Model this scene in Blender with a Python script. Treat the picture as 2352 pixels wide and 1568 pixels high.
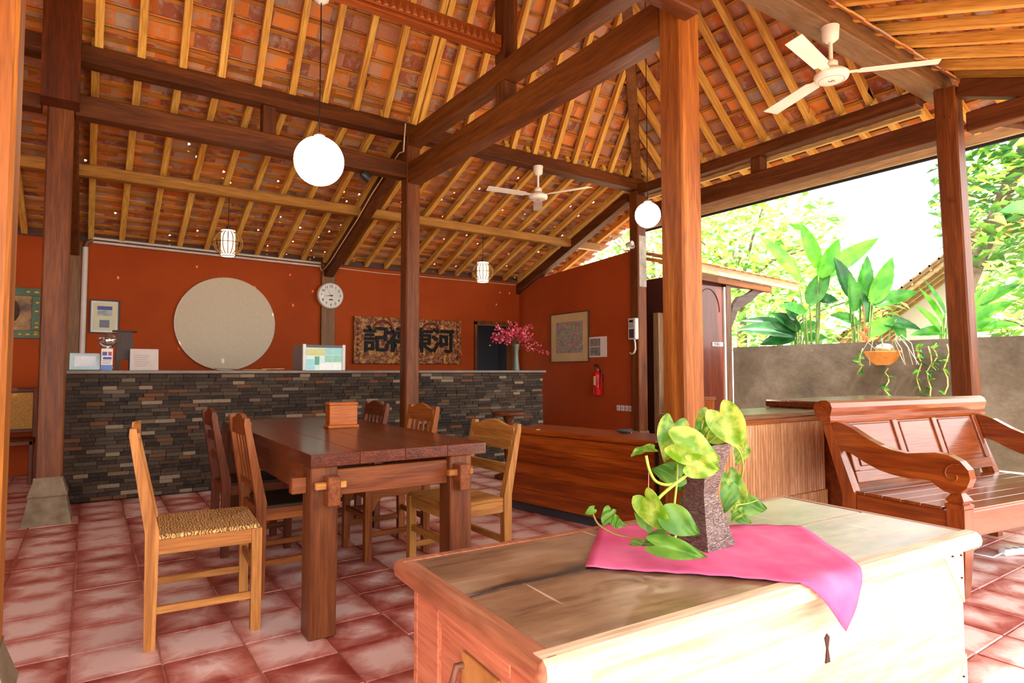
import bpy, bmesh, math, random
from mathutils import Vector, Matrix
random.seed(7)
for o in list(bpy.data.objects): bpy.data.objects.remove(o)
SC = bpy.context.scene
COL = SC.collection

# ---------------------------------------------------------------- camera
H = 1.15; FPX = 1421.4
yaw, pit, rol = math.radians(34.346), math.radians(2.773), math.radians(-.074)
fwd = Vector((math.sin(yaw)*math.cos(pit), math.cos(yaw)*math.cos(pit), math.sin(pit)))
rgt = Vector((math.cos(yaw), -math.sin(yaw), 0)); up = rgt.cross(fwd)
rgt = math.cos(rol)*rgt + math.sin(rol)*up; up = rgt.cross(fwd)
cam = bpy.data.cameras.new('camera'); cam.lens = FPX*36/2352; cam.sensor_width = 36; cam.sensor_fit = 'HORIZONTAL'
cam.clip_start = .05; cam.clip_end = 300
co = bpy.data.objects.new('camera', cam); COL.objects.link(co)
co.matrix_world = Matrix(((rgt.x, up.x, -fwd.x, 0), (rgt.y, up.y, -fwd.y, 0), (rgt.z, up.z, -fwd.z, H), (0, 0, 0, 1)))
SC.camera = co
def proj(p):
    d = Vector(p)-Vector((0, 0, H)); c = d.dot(fwd)
    if c < .1: return None
    return (1176+FPX*d.dot(rgt)/c, 784-FPX*d.dot(up)/c, c)

# ---------------------------------------------------------------- sky, sun, exposure
W = bpy.data.worlds.new('world'); SC.world = W; W.use_nodes = True
bg = W.node_tree.nodes['Background']; bg.inputs[0].default_value = (1, .985, .95, 1); bg.inputs[1].default_value = 3.4
sun = bpy.data.lights.new('sun', 'SUN'); sun.energy = 9; sun.angle = math.radians(.8); sun.color = (1, .96, .88)
so = bpy.data.objects.new('sun', sun); COL.objects.link(so)
so.rotation_euler = Vector((.07, .52, -.85)).to_track_quat('-Z', 'Y').to_euler()
SC.view_settings.view_transform = 'Standard'; SC.view_settings.look = 'None'
SC.view_settings.exposure = .92; SC.view_settings.gamma = 1; SC.view_settings.use_curve_mapping = False

# ---------------------------------------------------------------- materials
def lin(c):
    if isinstance(c, str):
        c = tuple(int(c[i:i+2], 16)/255 for i in (0, 2, 4))
    return tuple((v/12.92 if v <= .04045 else ((v+.055)/1.055)**2.4) for v in c)+(1,)
MATS = {}
def newmat(name):
    m = bpy.data.materials.new(name); m.use_nodes = True
    nt = m.node_tree; b = nt.nodes['Principled BSDF']
    return m, nt, b
def nd(nt, t, **kw):
    n = nt.nodes.new(t)
    for k, v in kw.items():
        if k[0] == '_': setattr(n, k[1:], v)
        else: n.inputs[k].default_value = v
    return n
def ramp(nt, stops):
    r = nt.nodes.new('ShaderNodeValToRGB'); e = r.color_ramp.elements
    e[0].position, e[0].color = stops[0][0], lin(stops[0][1]); e[1].position, e[1].color = stops[-1][0], lin(stops[-1][1])
    for p, c in stops[1:-1]:
        x = e.new(p); x.color = lin(c)
    return r
def coords(nt, scale=(1, 1, 1), rnd=True):
    tc = nt.nodes.new('ShaderNodeTexCoord'); mp = nd(nt, 'ShaderNodeMapping'); mp.inputs['Scale'].default_value = scale
    if rnd:
        oi = nt.nodes.new('ShaderNodeObjectInfo'); ml = nd(nt, 'ShaderNodeMath', _operation='MULTIPLY'); ml.inputs[1].default_value = 37.
        ad = nd(nt, 'ShaderNodeVectorMath', _operation='ADD')
        nt.links.new(oi.outputs['Random'], ml.inputs[0]); nt.links.new(tc.outputs['Object'], ad.inputs[0]); nt.links.new(ml.outputs[0], ad.inputs[1])
        nt.links.new(ad.outputs[0], mp.inputs['Vector'])
    else: nt.links.new(tc.outputs['Object'], mp.inputs['Vector'])
    return mp
def bump(nt, b, src, s, d=.01):
    bp = nd(nt, 'ShaderNodeBump', Strength=s, Distance=d); nt.links.new(src, bp.inputs['Height']); nt.links.new(bp.outputs[0], b.inputs['Normal'])
def wood(name, dark, light, axis='x', scale=1., rough=.45, coat=0., bs=.25, mid=None):
    key = name+'_'+axis
    if key in MATS: return MATS[key]
    m, nt, b = newmat(key)
    k = {'x': (.07, 1, 1), 'y': (1, .07, 1), 'z': (1, 1, .07)}[axis]
    mp = coords(nt, tuple(v*scale for v in k))
    n1 = nd(nt, 'ShaderNodeTexNoise', Scale=14., Detail=5., Roughness=.6, Distortion=.8); nt.links.new(mp.outputs[0], n1.inputs['Vector'])
    n2 = nd(nt, 'ShaderNodeTexNoise', Scale=90., Detail=2.); nt.links.new(mp.outputs[0], n2.inputs['Vector'])
    st = [(.28, dark), (.72, light)] if not mid else [(.25, dark), (.5, mid), (.75, light)]
    r = ramp(nt, st); nt.links.new(n1.outputs[0], r.inputs[0])
    mx = nd(nt, 'ShaderNodeMixRGB', _blend_type='MULTIPLY'); mx.inputs[0].default_value = .45
    r2 = ramp(nt, [(.3, (.55, .5, .45)), (.6, (1, 1, 1))]); nt.links.new(n2.outputs[0], r2.inputs[0])
    nt.links.new(r.outputs[0], mx.inputs[1]); nt.links.new(r2.outputs[0], mx.inputs[2]); nt.links.new(mx.outputs[0], b.inputs['Base Color'])
    b.inputs['Roughness'].default_value = rough; b.inputs['Coat Weight'].default_value = coat; b.inputs['Coat Roughness'].default_value = .13; b.inputs['Specular IOR Level'].default_value = .3
    bump(nt, b, n2.outputs[0], bs, .004)
    MATS[key] = m; return m
def plain(name, c, rough=.6, c2=None, scale=4., metal=0., bs=0., emit=0., coat=0., trans=0.):
    if name in MATS: return MATS[name]
    m, nt, b = newmat(name); b.inputs['Specular IOR Level'].default_value = .25 if rough > .55 else .5; b.inputs['Roughness'].default_value = rough; b.inputs['Metallic'].default_value = metal
    b.inputs['Coat Weight'].default_value = coat; b.inputs['Transmission Weight'].default_value = trans
    mp = coords(nt, (1, 1, 1)); n = nd(nt, 'ShaderNodeTexNoise', Scale=scale, Detail=5., Roughness=.6); nt.links.new(mp.outputs[0], n.inputs['Vector'])
    if c2 is None:
        l = lin(c)[:3]; rr = nt.nodes.new('ShaderNodeValToRGB'); e = rr.color_ramp.elements
        e[0].position = .3; e[1].position = .7; e[0].color = tuple(v*.86 for v in l)+(1,); e[1].color = tuple(min(1, v*1.06) for v in l)+(1,)
    else: rr = ramp(nt, [(.35, c), (.65, c2)])
    nt.links.new(n.outputs[0], rr.inputs[0]); nt.links.new(rr.outputs[0], b.inputs['Base Color'])
    if bs: bump(nt, b, n.outputs[0], bs, .01)
    if emit:
        nt.links.new(rr.outputs[0], b.inputs['Emission Color']); b.inputs['Emission Strength'].default_value = emit
    MATS[name] = m; return m
def attrmat(name, rough=.6, spots=None, bs=.3, scale=18., amt=.6, lo=.5, hi=.62):
    """colour from the piece's own Col attribute, mottled with noise"""
    m, nt, b = newmat(name); a = nd(nt, 'ShaderNodeAttribute', _attribute_name='Col')
    mp = coords(nt, (1, 1, 1)); n = nd(nt, 'ShaderNodeTexNoise', Scale=scale, Detail=6., Roughness=.65); nt.links.new(mp.outputs[0], n.inputs['Vector'])
    mx = nd(nt, 'ShaderNodeMixRGB'); r = nt.nodes.new('ShaderNodeValToRGB'); r.color_ramp.elements[0].position = lo; r.color_ramp.elements[1].position = hi
    r.color_ramp.elements[1].color = (amt, amt, amt, 1)
    nt.links.new(n.outputs[0], r.inputs[0]); nt.links.new(r.outputs[0], mx.inputs[0]); nt.links.new(a.outputs['Color'], mx.inputs[1])
    mx.inputs[2].default_value = lin(spots or '8a7a68'); nt.links.new(mx.outputs[0], b.inputs['Base Color']); b.inputs['Roughness'].default_value = rough; b.inputs['Specular IOR Level'].default_value = .2
    bump(nt, b, n.outputs[0], bs, .01); MATS[name] = m; return m
def leafmat(name, c1, c2, scale=9., rough=.35, tr=.45):
    if name in MATS: return MATS[name]
    m, nt, b = newmat(name); mp = coords(nt); n = nd(nt, 'ShaderNodeTexNoise', Scale=scale, Detail=3.); nt.links.new(mp.outputs[0], n.inputs['Vector'])
    r = ramp(nt, [(.4, c1), (.62, c2)]); nt.links.new(n.outputs[0], r.inputs[0]); nt.links.new(r.outputs[0], b.inputs['Base Color'])
    b.inputs['Roughness'].default_value = rough
    t = nt.nodes.new('ShaderNodeBsdfTranslucent'); nt.links.new(r.outputs[0], t.inputs[0])
    mx = nt.nodes.new('ShaderNodeMixShader'); mx.inputs[0].default_value = tr
    nt.links.new(b.outputs[0], mx.inputs[1]); nt.links.new(t.outputs[0], mx.inputs[2]); nt.links.new(mx.outputs[0], nt.nodes['Material Output'].inputs[0])
    MATS[name] = m; return m

# ---------------------------------------------------------------- mesh helpers
class MB:
    def __init__(s): s.v = []; s.f = []; s.sm = []
    def add(s, vs, fs, M=None, smooth=False):
        k = len(s.v); s.v += [tuple(M @ Vector(p)) if M else tuple(p) for p in vs]
        s.f += [tuple(i+k for i in f) for f in fs]; s.sm += [smooth]*len(fs); return s
    def box(s, a, b, M=None, bv=0.):
        x0, y0, z0 = a; x1, y1, z1 = b
        if x0 > x1: x0, x1 = x1, x0
        if y0 > y1: y0, y1 = y1, y0
        if z0 > z1: z0, z1 = z1, z0
        if bv <= 0:
            return s.add([(x0, y0, z0), (x1, y0, z0), (x1, y1, z0), (x0, y1, z0), (x0, y0, z1), (x1, y0, z1), (x1, y1, z1), (x0, y1, z1)],
                         [(0, 3, 2, 1), (4, 5, 6, 7), (0, 1, 5, 4), (1, 2, 6, 5), (2, 3, 7, 6), (3, 0, 4, 7)], M)
        bm = bmesh.new(); bmesh.ops.create_cube(bm, size=1)
        for v in bm.verts: v.co = Vector(((x0+x1)/2+v.co.x*(x1-x0), (y0+y1)/2+v.co.y*(y1-y0), (z0+z1)/2+v.co.z*(z1-z0)))
        bmesh.ops.bevel(bm, geom=list(bm.edges), offset=bv, segments=1, affect='EDGES')
        bm.verts.index_update(); s.add([v.co.copy() for v in bm.verts], [tuple(v.index for v in f.verts) for f in bm.faces], M); bm.free(); return s
    def bar(s, p, q, w, d, bv=0., upv=(0, 0, 1), M=None):
        """rectangular bar from p to q; w across, d along upv"""
        p, q = Vector(p), Vector(q); z = (q-p); L = z.length; z.normalize(); u = Vector(upv)
        if abs(u.dot(z)) > .98: u = Vector((0, 1, 0))
        x = u.cross(z).normalized(); y = z.cross(x)
        T = Matrix(((x.x, y.x, z.x, p.x), (x.y, y.y, z.y, p.y), (x.z, y.z, z.z, p.z), (0, 0, 0, 1)))
        return s.box((-w/2, -d/2, 0), (w/2, d/2, L), (M @ T) if M else T, bv)
    def taper(s, zs, M=None, smooth=False):
        """stack of rectangles: list of (z, x0,x1,y0,y1)"""
        vs = []; fs = []
        for z, x0, x1, y0, y1 in zs: vs += [(x0, y0, z), (x1, y0, z), (x1, y1, z), (x0, y1, z)]
        for i in range(len(zs)-1):
            for j in range(4): fs.append((i*4+j, i*4+(j+1) % 4, i*4+4+(j+1) % 4, i*4+4+j))
        n = len(zs)*4; fs += [(3, 2, 1, 0), (n-4, n-3, n-2, n-1)]
        return s.add(vs, fs, M, smooth)
    def lathe(s, pr, n=24, M=None, smooth=True, cap=True):
        vs = []; fs = []
        for r, z in pr:
            for i in range(n): vs.append((r*math.cos(2*math.pi*i/n), r*math.sin(2*math.pi*i/n), z))
        for j in range(len(pr)-1):
            for i in range(n): fs.append((j*n+i, j*n+(i+1) % n, (j+1)*n+(i+1) % n, (j+1)*n+i))
        s.add(vs, fs, M, smooth)
        if cap: s.add(vs[:n], [tuple(range(n))[::-1]], M); s.add(vs[-n:], [tuple(range(n))], M)
        return s
    def tube(s, pts, r, n=8, M=None, closed=False):
        P = [Vector(p) for p in pts]; vs = []; fs = []; m = len(P); prev = None
        for i, p in enumerate(P):
            t = (P[(i+1) % m]-P[i-1]) if closed else (P[min(i+1, m-1)]-P[max(i-1, 0)])
            t.normalize(); a = prev if prev else (Vector((0, 0, 1)) if abs(t.z) < .9 else Vector((1, 0, 0)))
            x = (a-t*a.dot(t)).normalized(); y = t.cross(x); prev = x; rr = r[i] if isinstance(r, (list, tuple)) else r
            for k in range(n): vs.append(p+(x*math.cos(2*math.pi*k/n)+y*math.sin(2*math.pi*k/n))*rr)
        for j in range(m if closed else m-1):
            for k in range(n): fs.append((j*n+k, j*n+(k+1) % n, ((j+1) % m)*n+(k+1) % n, ((j+1) % m)*n+k))
        s.add(vs, fs, M, True)
        if not closed: s.add(vs[:n], [tuple(range(n))[::-1]], M); s.add(vs[-n:], [tuple(range(n))], M)
        return s
    def prism(s, out, y0, y1, M=None):
        """outline in (x,z) extruded along y"""
        n = len(out); vs = [(x, y0, z) for x, z in out]+[(x, y1, z) for x, z in out]
        fs = [tuple(range(n)), tuple(range(2*n-1, n-1, -1))]+[(i, i+n, (i+1) % n+n, (i+1) % n) for i in range(n)]
        return s.add(vs, fs, M)
    def sphere(s, c, r, n=24, m=14, sc=(1, 1, 1), M=None):
        pr = [(math.sin(math.pi*j/m)*r, -math.cos(math.pi*j/m)*r) for j in range(m+1)]; pr[0] = (r*.01, -r); pr[-1] = (r*.01, r)
        T = Matrix.Translation(c) @ Matrix.Diagonal((sc[0], sc[1], sc[2], 1))
        return s.lathe(pr, n, (M @ T) if M else T)
    def mesh(s, name, mats):
        me = bpy.data.meshes.new(name); me.from_pydata(s.v, [], s.f)
        me.polygons.foreach_set('use_smooth', s.sm)
        bm = bmesh.new(); bm.from_mesh(me); bmesh.ops.recalc_face_normals(bm, faces=bm.faces[:]); bm.to_mesh(me); bm.free()
        for m in (mats if isinstance(mats, (list, tuple)) else [mats]): me.materials.append(m)
        me.update(); return me
    def build(s, name, mats, parent=None, loc=None):
        return put(name, s.mesh(name, mats), parent, loc)
def put(name, me, parent=None, loc=None, mw=None):
    o = bpy.data.objects.new(name, me); COL.objects.link(o)
    if parent: o.parent = parent
    if mw is not None: o.matrix_local = mw
    elif loc: o.location = loc
    return o
def tag(o, label=None, cat=None, group=None, kind=None):
    if label: o['label'] = label
    if cat: o['category'] = cat
    if group: o['group'] = group
    if kind: o['kind'] = kind
    return o
def thing(name, label, cat, loc=(0, 0, 0), rz=0., group=None):
    o = bpy.data.objects.new(name, None); o.empty_display_size = .1; COL.objects.link(o)
    o.location = loc; o.rotation_euler = (0, 0, rz); return tag(o, label, cat, group)
def struct(name, mb_or_none=None, mat=None, label=None, loc=(0, 0, 0)):
    if mb_or_none is None:
        o = bpy.data.objects.new(name, None); COL.objects.link(o); o.location = loc
    else: o = mb_or_none.build(name, mat)
    return tag(o, label, None, None, 'structure')
def B(a, b, bv=0., M=None): return MB().box(a, b, M, bv)
def setcol(me, c):
    at = me.color_attributes.new('Col', 'FLOAT_COLOR', 'POINT'); v = lin(c) if len(c) != 4 else c
    at.data.foreach_set('color', list(v)*len(me.vertices))
def text_mesh(txt, size, mat, extrude=.002, bold=0., name='lettering'):
    cu = bpy.data.curves.new('t', 'FONT'); cu.body = txt; cu.size = size; cu.extrude = extrude; cu.offset = bold; cu.align_x = 'CENTER'; cu.align_y = 'CENTER'; cu.resolution_u = 3
    o = bpy.data.objects.new('t', cu); COL.objects.link(o); dg = bpy.context.evaluated_depsgraph_get(); dg.update()
    me = bpy.data.meshes.new_from_object(o.evaluated_get(dg)); me.name = name; bpy.data.objects.remove(o); me.materials.clear(); me.materials.append(mat); return me

# wood family (timber tones of the pavilion, post wood also in a light-brightened copy)
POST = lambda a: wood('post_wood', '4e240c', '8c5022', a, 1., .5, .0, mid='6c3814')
LPOST = lambda a: wood('lit_post_wood', '743a12', 'c07a30', a, 1., .5, .0, mid='96561e')  # paler copy of the post wood, stronger front light put into the colour
BEAM = lambda a: wood('beam_wood', '42200a', '7c441c', a, 1., .55, 0, mid='5e3010')
RAFT = lambda a: wood('rafter_wood', 'cc8a30', 'f6c868', a, 1., .7, 0)
BATT = lambda a: wood('batten_wood', '98581c', 'c88838', a, 1., .75, 0)
TABLE = lambda a: wood('table_wood', '461e0e', '74381e', a, 1., .28, .3, mid='5c2611')
LCH = lambda a: wood('light_chair_wood', '9c5c24', 'd0924c', a, 1.2, .55, 0)
DCH = lambda a: wood('dark_chair_wood', '4c200c', '7c3e18', a, 1.2, .5, 0)
MCH = lambda a: wood('honey_chair_wood', '8a5420', 'bc8440', a, 1.2, .5, 0)
OCH = lambda a: wood('orange_chair_wood', '743810', 'a45e22', a, 1.2, .5, 0)
BEN = lambda a: wood('bench_wood', '642a0c', 'a0541c', a, 1., .3, .5, mid='823c12')
PLK = lambda a: wood('sideboard_wood', '5c2006', 'b45a14', a, .8, .3, .3, mid='8c3c0c')
# ================================================================ SETTING
def inframe(p, mx=120):
    q = proj(p)
    return q if q and -mx < q[0] < 2352+mx and -mx < q[1] < 1568+mx else None
def split(items, key, n=300):
    """the n pieces that show largest in the photo, and the rest"""
    sc = []
    for it in items:
        q = inframe(key(it)); sc.append(((-1./q[2]) if q else 9., it))
    sc.sort(key=lambda t: t[0]); vis = [t[1] for t in sc if t[0] < 0][:n]
    ids = set(map(id, vis)); return vis, [it for it in items if id(it) not in ids]
def stuff_from(pieces, meshes, name, parent, mats):
    """join the leftover pieces (matrix, variant) into one part"""
    vs = []; fs = []; cols = []
    cache = []
    for me in meshes:
        at = me.color_attributes.get('Col')
        cache.append(([v.co.copy() for v in me.vertices], [tuple(p.vertices) for p in me.polygons], [tuple(d.color) for d in at.data] if at else None))
    for M, k in pieces:
        v, f, c = cache[k]; b = len(vs); vs += [tuple(M @ p) for p in v]; fs += [tuple(i+b for i in q) for q in f]
        if c: cols += [x for t in c for x in t]
    if not vs: return
    me = bpy.data.meshes.new(name); me.from_pydata(vs, [], fs); me.materials.append(mats); me.update()
    if cols: me.color_attributes.new('Col', 'FLOAT_COLOR', 'POINT').data.foreach_set('color', cols)
    return tag(put(name, me, parent), kind='stuff')

# ---------------------------------------------------------------- floor of square cement tiles
def tile_mat():
    m, nt, b = newmat('cement_floor_tile')
    g = nt.nodes.new('ShaderNodeNewGeometry'); sub = nd(nt, 'ShaderNodeVectorMath', _operation='SUBTRACT'); sub.inputs[1].default_value = (-.034, 3.44, 0)
    dv = nd(nt, 'ShaderNodeVectorMath', _operation='DIVIDE'); dv.inputs[1].default_value = (.305, .297, 1)
    fl = nd(nt, 'ShaderNodeVectorMath', _operation='FLOOR'); fr = nd(nt, 'ShaderNodeVectorMath', _operation='FRACTION')
    L = nt.links.new; L(g.outputs['Position'], sub.inputs[0]); L(sub.outputs[0], dv.inputs[0]); L(dv.outputs[0], fl.inputs[0]); L(dv.outputs[0], fr.inputs[0])
    wn = nd(nt, 'ShaderNodeTexWhiteNoise'); L(fl.outputs[0], wn.inputs[0])
    # distance from the tile's middle, broken up with noise: worn pale bloom inside, red rim
    s2 = nd(nt, 'ShaderNodeVectorMath', _operation='SUBTRACT'); s2.inputs[1].default_value = (.5, .5, .5); L(fr.outputs[0], s2.inputs[0])
    ab = nd(nt, 'ShaderNodeVectorMath', _operation='ABSOLUTE'); L(s2.outputs[0], ab.inputs[0]); sx = nt.nodes.new('ShaderNodeSeparateXYZ'); L(ab.outputs[0], sx.inputs[0])
    mxx = nd(nt, 'ShaderNodeMath', _operation='MAXIMUM'); L(sx.outputs[0], mxx.inputs[0]); L(sx.outputs[1], mxx.inputs[1])
    n = nd(nt, 'ShaderNodeTexNoise', Scale=6., Detail=6., Roughness=.65, Distortion=1.2); L(g.outputs['Position'], n.inputs['Vector'])
    a1 = nd(nt, 'ShaderNodeMath', _operation='MULTIPLY_ADD'); a1.inputs[1].default_value = .75; L(n.outputs[0], a1.inputs[0]); L(mxx.outputs[0], a1.inputs[2])
    a2 = nd(nt, 'ShaderNodeMath', _operation='MULTIPLY_ADD'); a2.inputs[1].default_value = -.3; L(wn.outputs[0], a2.inputs[0]); L(a1.outputs[0], a2.inputs[2])
    r = ramp(nt, [(.38, 'e8ccc6'), (.56, 'cc948c'), (.74, 'a8584e'), (.9, '82322a')]); L(a2.outputs[0], r.inputs[0])
    L(r.outputs[0], b.inputs['Base Color']); rr = nd(nt, 'ShaderNodeMapRange'); rr.inputs['To Min'].default_value = .22; rr.inputs['To Max'].default_value = .42
    L(n.outputs[0], rr.inputs[0]); L(rr.outputs[0], b.inputs['Roughness']); bump(nt, b, n.outputs[0], .12, .01); return m
FTM = tile_mat()
floor = struct('floor', B((-4, -1.2, -.12), (7.15, 9.0, -.008)), plain('grout', 'b8705e', .85, 'd0a090', 20), 'red cement tile floor of the open pavilion')
ft = MB().box((-.1495, -.1455, -.012), (.1495, .1455, 0), None, .004).mesh('floor_tile', FTM)
tiles = []
for i in range(-13, 24):
    for j in range(-16, 19):
        x = -.034+.305*(i+.5); y = 3.44+.297*(j+.5)
        if -4 < x < 7.05 and -1.1 < y < 8.85: tiles.append((Matrix.Translation((x, y, random.uniform(-.0015, .0015))), 0))
vis, rest = split(tiles, lambda t: t[0].translation)
for M, k in vis: put('floor_tile', ft, floor, mw=M)
stuff_from(rest, [ft], 'floor_tiles_remaining', floor, FTM)
struct('ground', B((7.15, -14, -.3), (40, 40, -.1)).box((-30, -14, -.3), (7.15, -1.2, -.02)).box((-30, 9.9, -.3), (7.15, 40, -.1)).box((-30, -1.2, -.3), (-4, 9.9, -.02)), plain('ground_paving', 'b49c80', .9, 'ccb898', 1.5), 'pale sunlit paving and soil around the pavilion')

# ---------------------------------------------------------------- walls
def wallmat(name, c1, c2, sc=1.2):
    return plain(name, c1, .75, c2, sc, bs=.06)
ORW = wallmat('orange_wall_paint', '983a04', 'a64408'); RDW = wallmat('rust_wall_paint', 'a04216', 'ae4c1c')
wb = MB().box((-4, 8.85, 0), (5.32, 9.0, 2.70)).box((6.06, 8.85, 0), (6.3, 9.0, 2.70)).box((5.32, 8.85, 1.97), (6.06, 9.0, 2.70))
wall_back = struct('wall_back', wb, ORW, 'orange painted back wall behind the reception counter')
wr = MB().prism([(6.09, 0), (8.85, 0), (8.85, 2.68), (6.09, 2.83)], 0, .1, Matrix(((0, -1, 0, 6.3), (1, 0, 0, 0), (0, 0, 1, 0), (0, 0, 0, 1))))
struct('wall_right', wr, RDW, 'rust orange side wall with the batik picture')
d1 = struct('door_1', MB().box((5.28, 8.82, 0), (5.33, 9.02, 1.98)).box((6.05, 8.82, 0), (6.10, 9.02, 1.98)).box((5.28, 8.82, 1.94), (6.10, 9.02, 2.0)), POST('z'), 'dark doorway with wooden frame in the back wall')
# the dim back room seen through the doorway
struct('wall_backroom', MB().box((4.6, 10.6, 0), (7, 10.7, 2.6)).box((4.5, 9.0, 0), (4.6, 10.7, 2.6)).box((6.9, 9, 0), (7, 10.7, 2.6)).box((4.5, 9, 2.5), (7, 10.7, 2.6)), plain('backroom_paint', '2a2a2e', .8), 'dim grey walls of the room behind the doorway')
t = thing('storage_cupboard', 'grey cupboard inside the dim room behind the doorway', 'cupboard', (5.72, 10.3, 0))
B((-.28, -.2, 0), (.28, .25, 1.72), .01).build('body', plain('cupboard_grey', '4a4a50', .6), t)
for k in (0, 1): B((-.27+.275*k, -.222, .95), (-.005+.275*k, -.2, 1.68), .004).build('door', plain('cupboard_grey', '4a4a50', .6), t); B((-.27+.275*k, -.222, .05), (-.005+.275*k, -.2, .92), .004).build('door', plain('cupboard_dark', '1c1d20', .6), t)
struct('trim_1', B((2.72, 8.80, 0), (2.92, 8.86, 2.68), .006), wood('pilaster_wood', '6a4422', '8a5c30', 'z'), 'brown wooden pilaster behind the wall clock')
struct('trim_2', B((-.28, 8.80, 0), (-.10, 8.86, 2.68), .006), wood('pilaster_wood', '6a4422', '8a5c30', 'z'), 'brown wooden pilaster beside the white conduit')
struct('trim_3', B((-4, 8.83, 2.70), (7.0, 8.97, 2.78)), wood('wallplate_wood', '3c1c0e', '5a2e18', 'x'), 'dark wall plate along the top of the back wall')
gm, nt, b_ = newmat('old_concrete')
mp = coords(nt, (1, 1, 1)); n1 = nd(nt, 'ShaderNodeTexNoise', Scale=1.3, Detail=8., Roughness=.7); n2 = nd(nt, 'ShaderNodeTexNoise', Scale=9., Detail=4.)
nt.links.new(mp.outputs[0], n1.inputs['Vector']); nt.links.new(mp.outputs[0], n2.inputs['Vector'])
r = ramp(nt, [(.3, '3a2f24'), (.5, '564a3c'), (.7, '6c6056')]); nt.links.new(n1.outputs[0], r.inputs[0]); nt.links.new(r.outputs[0], b_.inputs['Base Color']); b_.inputs['Roughness'].default_value = .9; bump(nt, b_, n2.outputs[0], .35, .02)
XW = 9.5
struct('wall_garden', MB().prism([(-6, -.1), (6.9, -.1), (6.9, 1.575), (-6, 1.60)], 0, .16, Matrix(((0, -1, 0, XW+.16), (1, 0, 0, 0), (0, 0, 1, 0), (0, 0, 0, 1)))), gm, 'weathered grey concrete garden wall')

# ---------------------------------------------------------------- roof slopes: rafters, battens and every clay tile
TCOL = ['b8622c', 'c87838', 'a0583a', 'd8803c', '9a5a44', 'e08a40', 'b07a5c', '8a5540', 'c86a2c', 'c89070', 'a58a78', 'b4785a']
TILEM = attrmat('clay_roof_tile', .85, 'b09a88', .35, 11., .75, .48, .64)
def tile_variants(chip=False):
    out = []
    for c in TCOL:
        w, l, h = .203, .235, .012; x = w/2; mb = MB()
        if chip:
            o2 = [(-x, 0), (x, 0), (x, l*.34), (x-.028, l*.41), (x-.033, l*.5), (x, l*.58), (x, l), (-x, l)]
        else: o2 = [(-x, 0), (x, 0), (x, l), (-x, l)]
        n = len(o2); mb.add([(a, b, 0) for a, b in o2]+[(a, b, h) for a, b in o2], [tuple(range(n))[::-1], tuple(range(n, 2*n))]+[(i, (i+1) % n, (i+1) % n+n, i+n) for i in range(n)])
        if not chip: mb.box((-x, l-.03, -.006), (x, l-.012, 0))   # hanging nib
        me = mb.mesh('roof_tile', TILEM); setcol(me, c); out.append(me)
    return out
TV = tile_variants(); TC = tile_variants(True)
ALLV = TV+TC
PT, PW = .18, .195
def slope(name, label, O, U, V, v0, v1, ua, ub, rafts, nparts=300, chips=0., rd=.07, rw=.06, batt=True):
    O, U, V = Vector(O), Vector(U).normalized(), Vector(V).normalized(); N = U.cross(V)
    if N.z < 0: N = -N
    root = struct(name, None, None, label, O)
    ins = lambda u, v, m=0.: ua(v)-m <= u <= ub(v)+m and v0-m <= v <= v1+m
    P = lambda u, v, n: U*u+V*v+N*n
    axis = 'z'
    for ur, dr in rafts:
        s = [v for v in [v0+(v1-v0)*k/80 for k in range(81)] if ins(ur+dr*v, v)]
        if not s or s[-1]-s[0] < .12: continue
        a, b = s[0], s[-1]
        me = MB().box((-rw/2, -rd/2, 0), (rw/2, rd/2, (P(ur+dr*b, b, 0)-P(ur+dr*a, a, 0)).length), None, .003).mesh('rafter', RAFT('z'))
        p, q = P(ur+dr*a, a, rd/2), P(ur+dr*b, b, rd/2); z = (q-p).normalized(); x = N.cross(z).normalized(); y = z.cross(x)
        put('rafter', me, root, mw=Matrix(((x.x, y.x, z.x, p.x), (x.y, y.y, z.y, p.y), (x.z, y.z, z.z, p.z), (0, 0, 0, 1))))
    j = 0; v = v0+.03; tl = []
    while v < v1:
        u0, u1 = ua(v), ub(v)
        if u1-u0 > .1 and batt:
            p = P(u0, v, rd+.012); me = MB().box((0, -.017, -.012), (u1-u0, .017, .012)).mesh('batten', BATT('x'))
            W_ = N.cross(U) if N.cross(U).dot(V) > 0 else -N.cross(U)
            put('batten', me, root, mw=Matrix(((U.x, W_.x, N.x, p.x), (U.y, W_.y, N.y, p.y), (U.z, W_.z, N.z, p.z), (0, 0, 0, 1))))
        k0 = int(math.floor((u0-.1)/PW)); k1 = int(math.ceil((u1+.1)/PW))
        for k in range(k0, k1+1):
            u = (k+.5*(j % 2))*PW
            if not (u0-.07 <= u <= u1+.07): continue
            t = .075+random.uniform(-.012, .012); rot = random.uniform(-.02, .02)
            # tile tilts: foot lifted over the tile below
            y = (V*math.cos(t)-N*math.sin(t)); x = (U*math.cos(rot)+y*math.sin(rot)); y = (y-U*math.sin(rot)).normalized(); zz = x.cross(y).normalized()
            if zz.dot(N) < 0: x = -x; zz = -zz
            y = zz.cross(x).normalized()
            p = P(u, v-.205, rd+.0275+.016+((k+j) % 2)*.004+random.uniform(0, .004))
            M = Matrix(((x.x, y.x, zz.x, p.x), (x.y, y.y, zz.y, p.y), (x.z, y.z, zz.z, p.z), (0, 0, 0, 1)))
            kk = random.randrange(len(TCOL))
            wp_ = O+p
            if random.random() < chips*(1.6 if wp_.x > 2.2 else .5)*(1. if wp_.y > 6.9 else .3): kk += len(TCOL)
            tl.append((M, kk))
        v += PT; j += 1
    vis, rest = split(tl, lambda t: O+t[0].translation, nparts)
    for M, k in vis: put('roof_tile', ALLV[k], root, mw=M)
    stuff_from(rest, ALLV, 'roof_tiles_remaining', root, TILEM)
    return root
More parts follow.
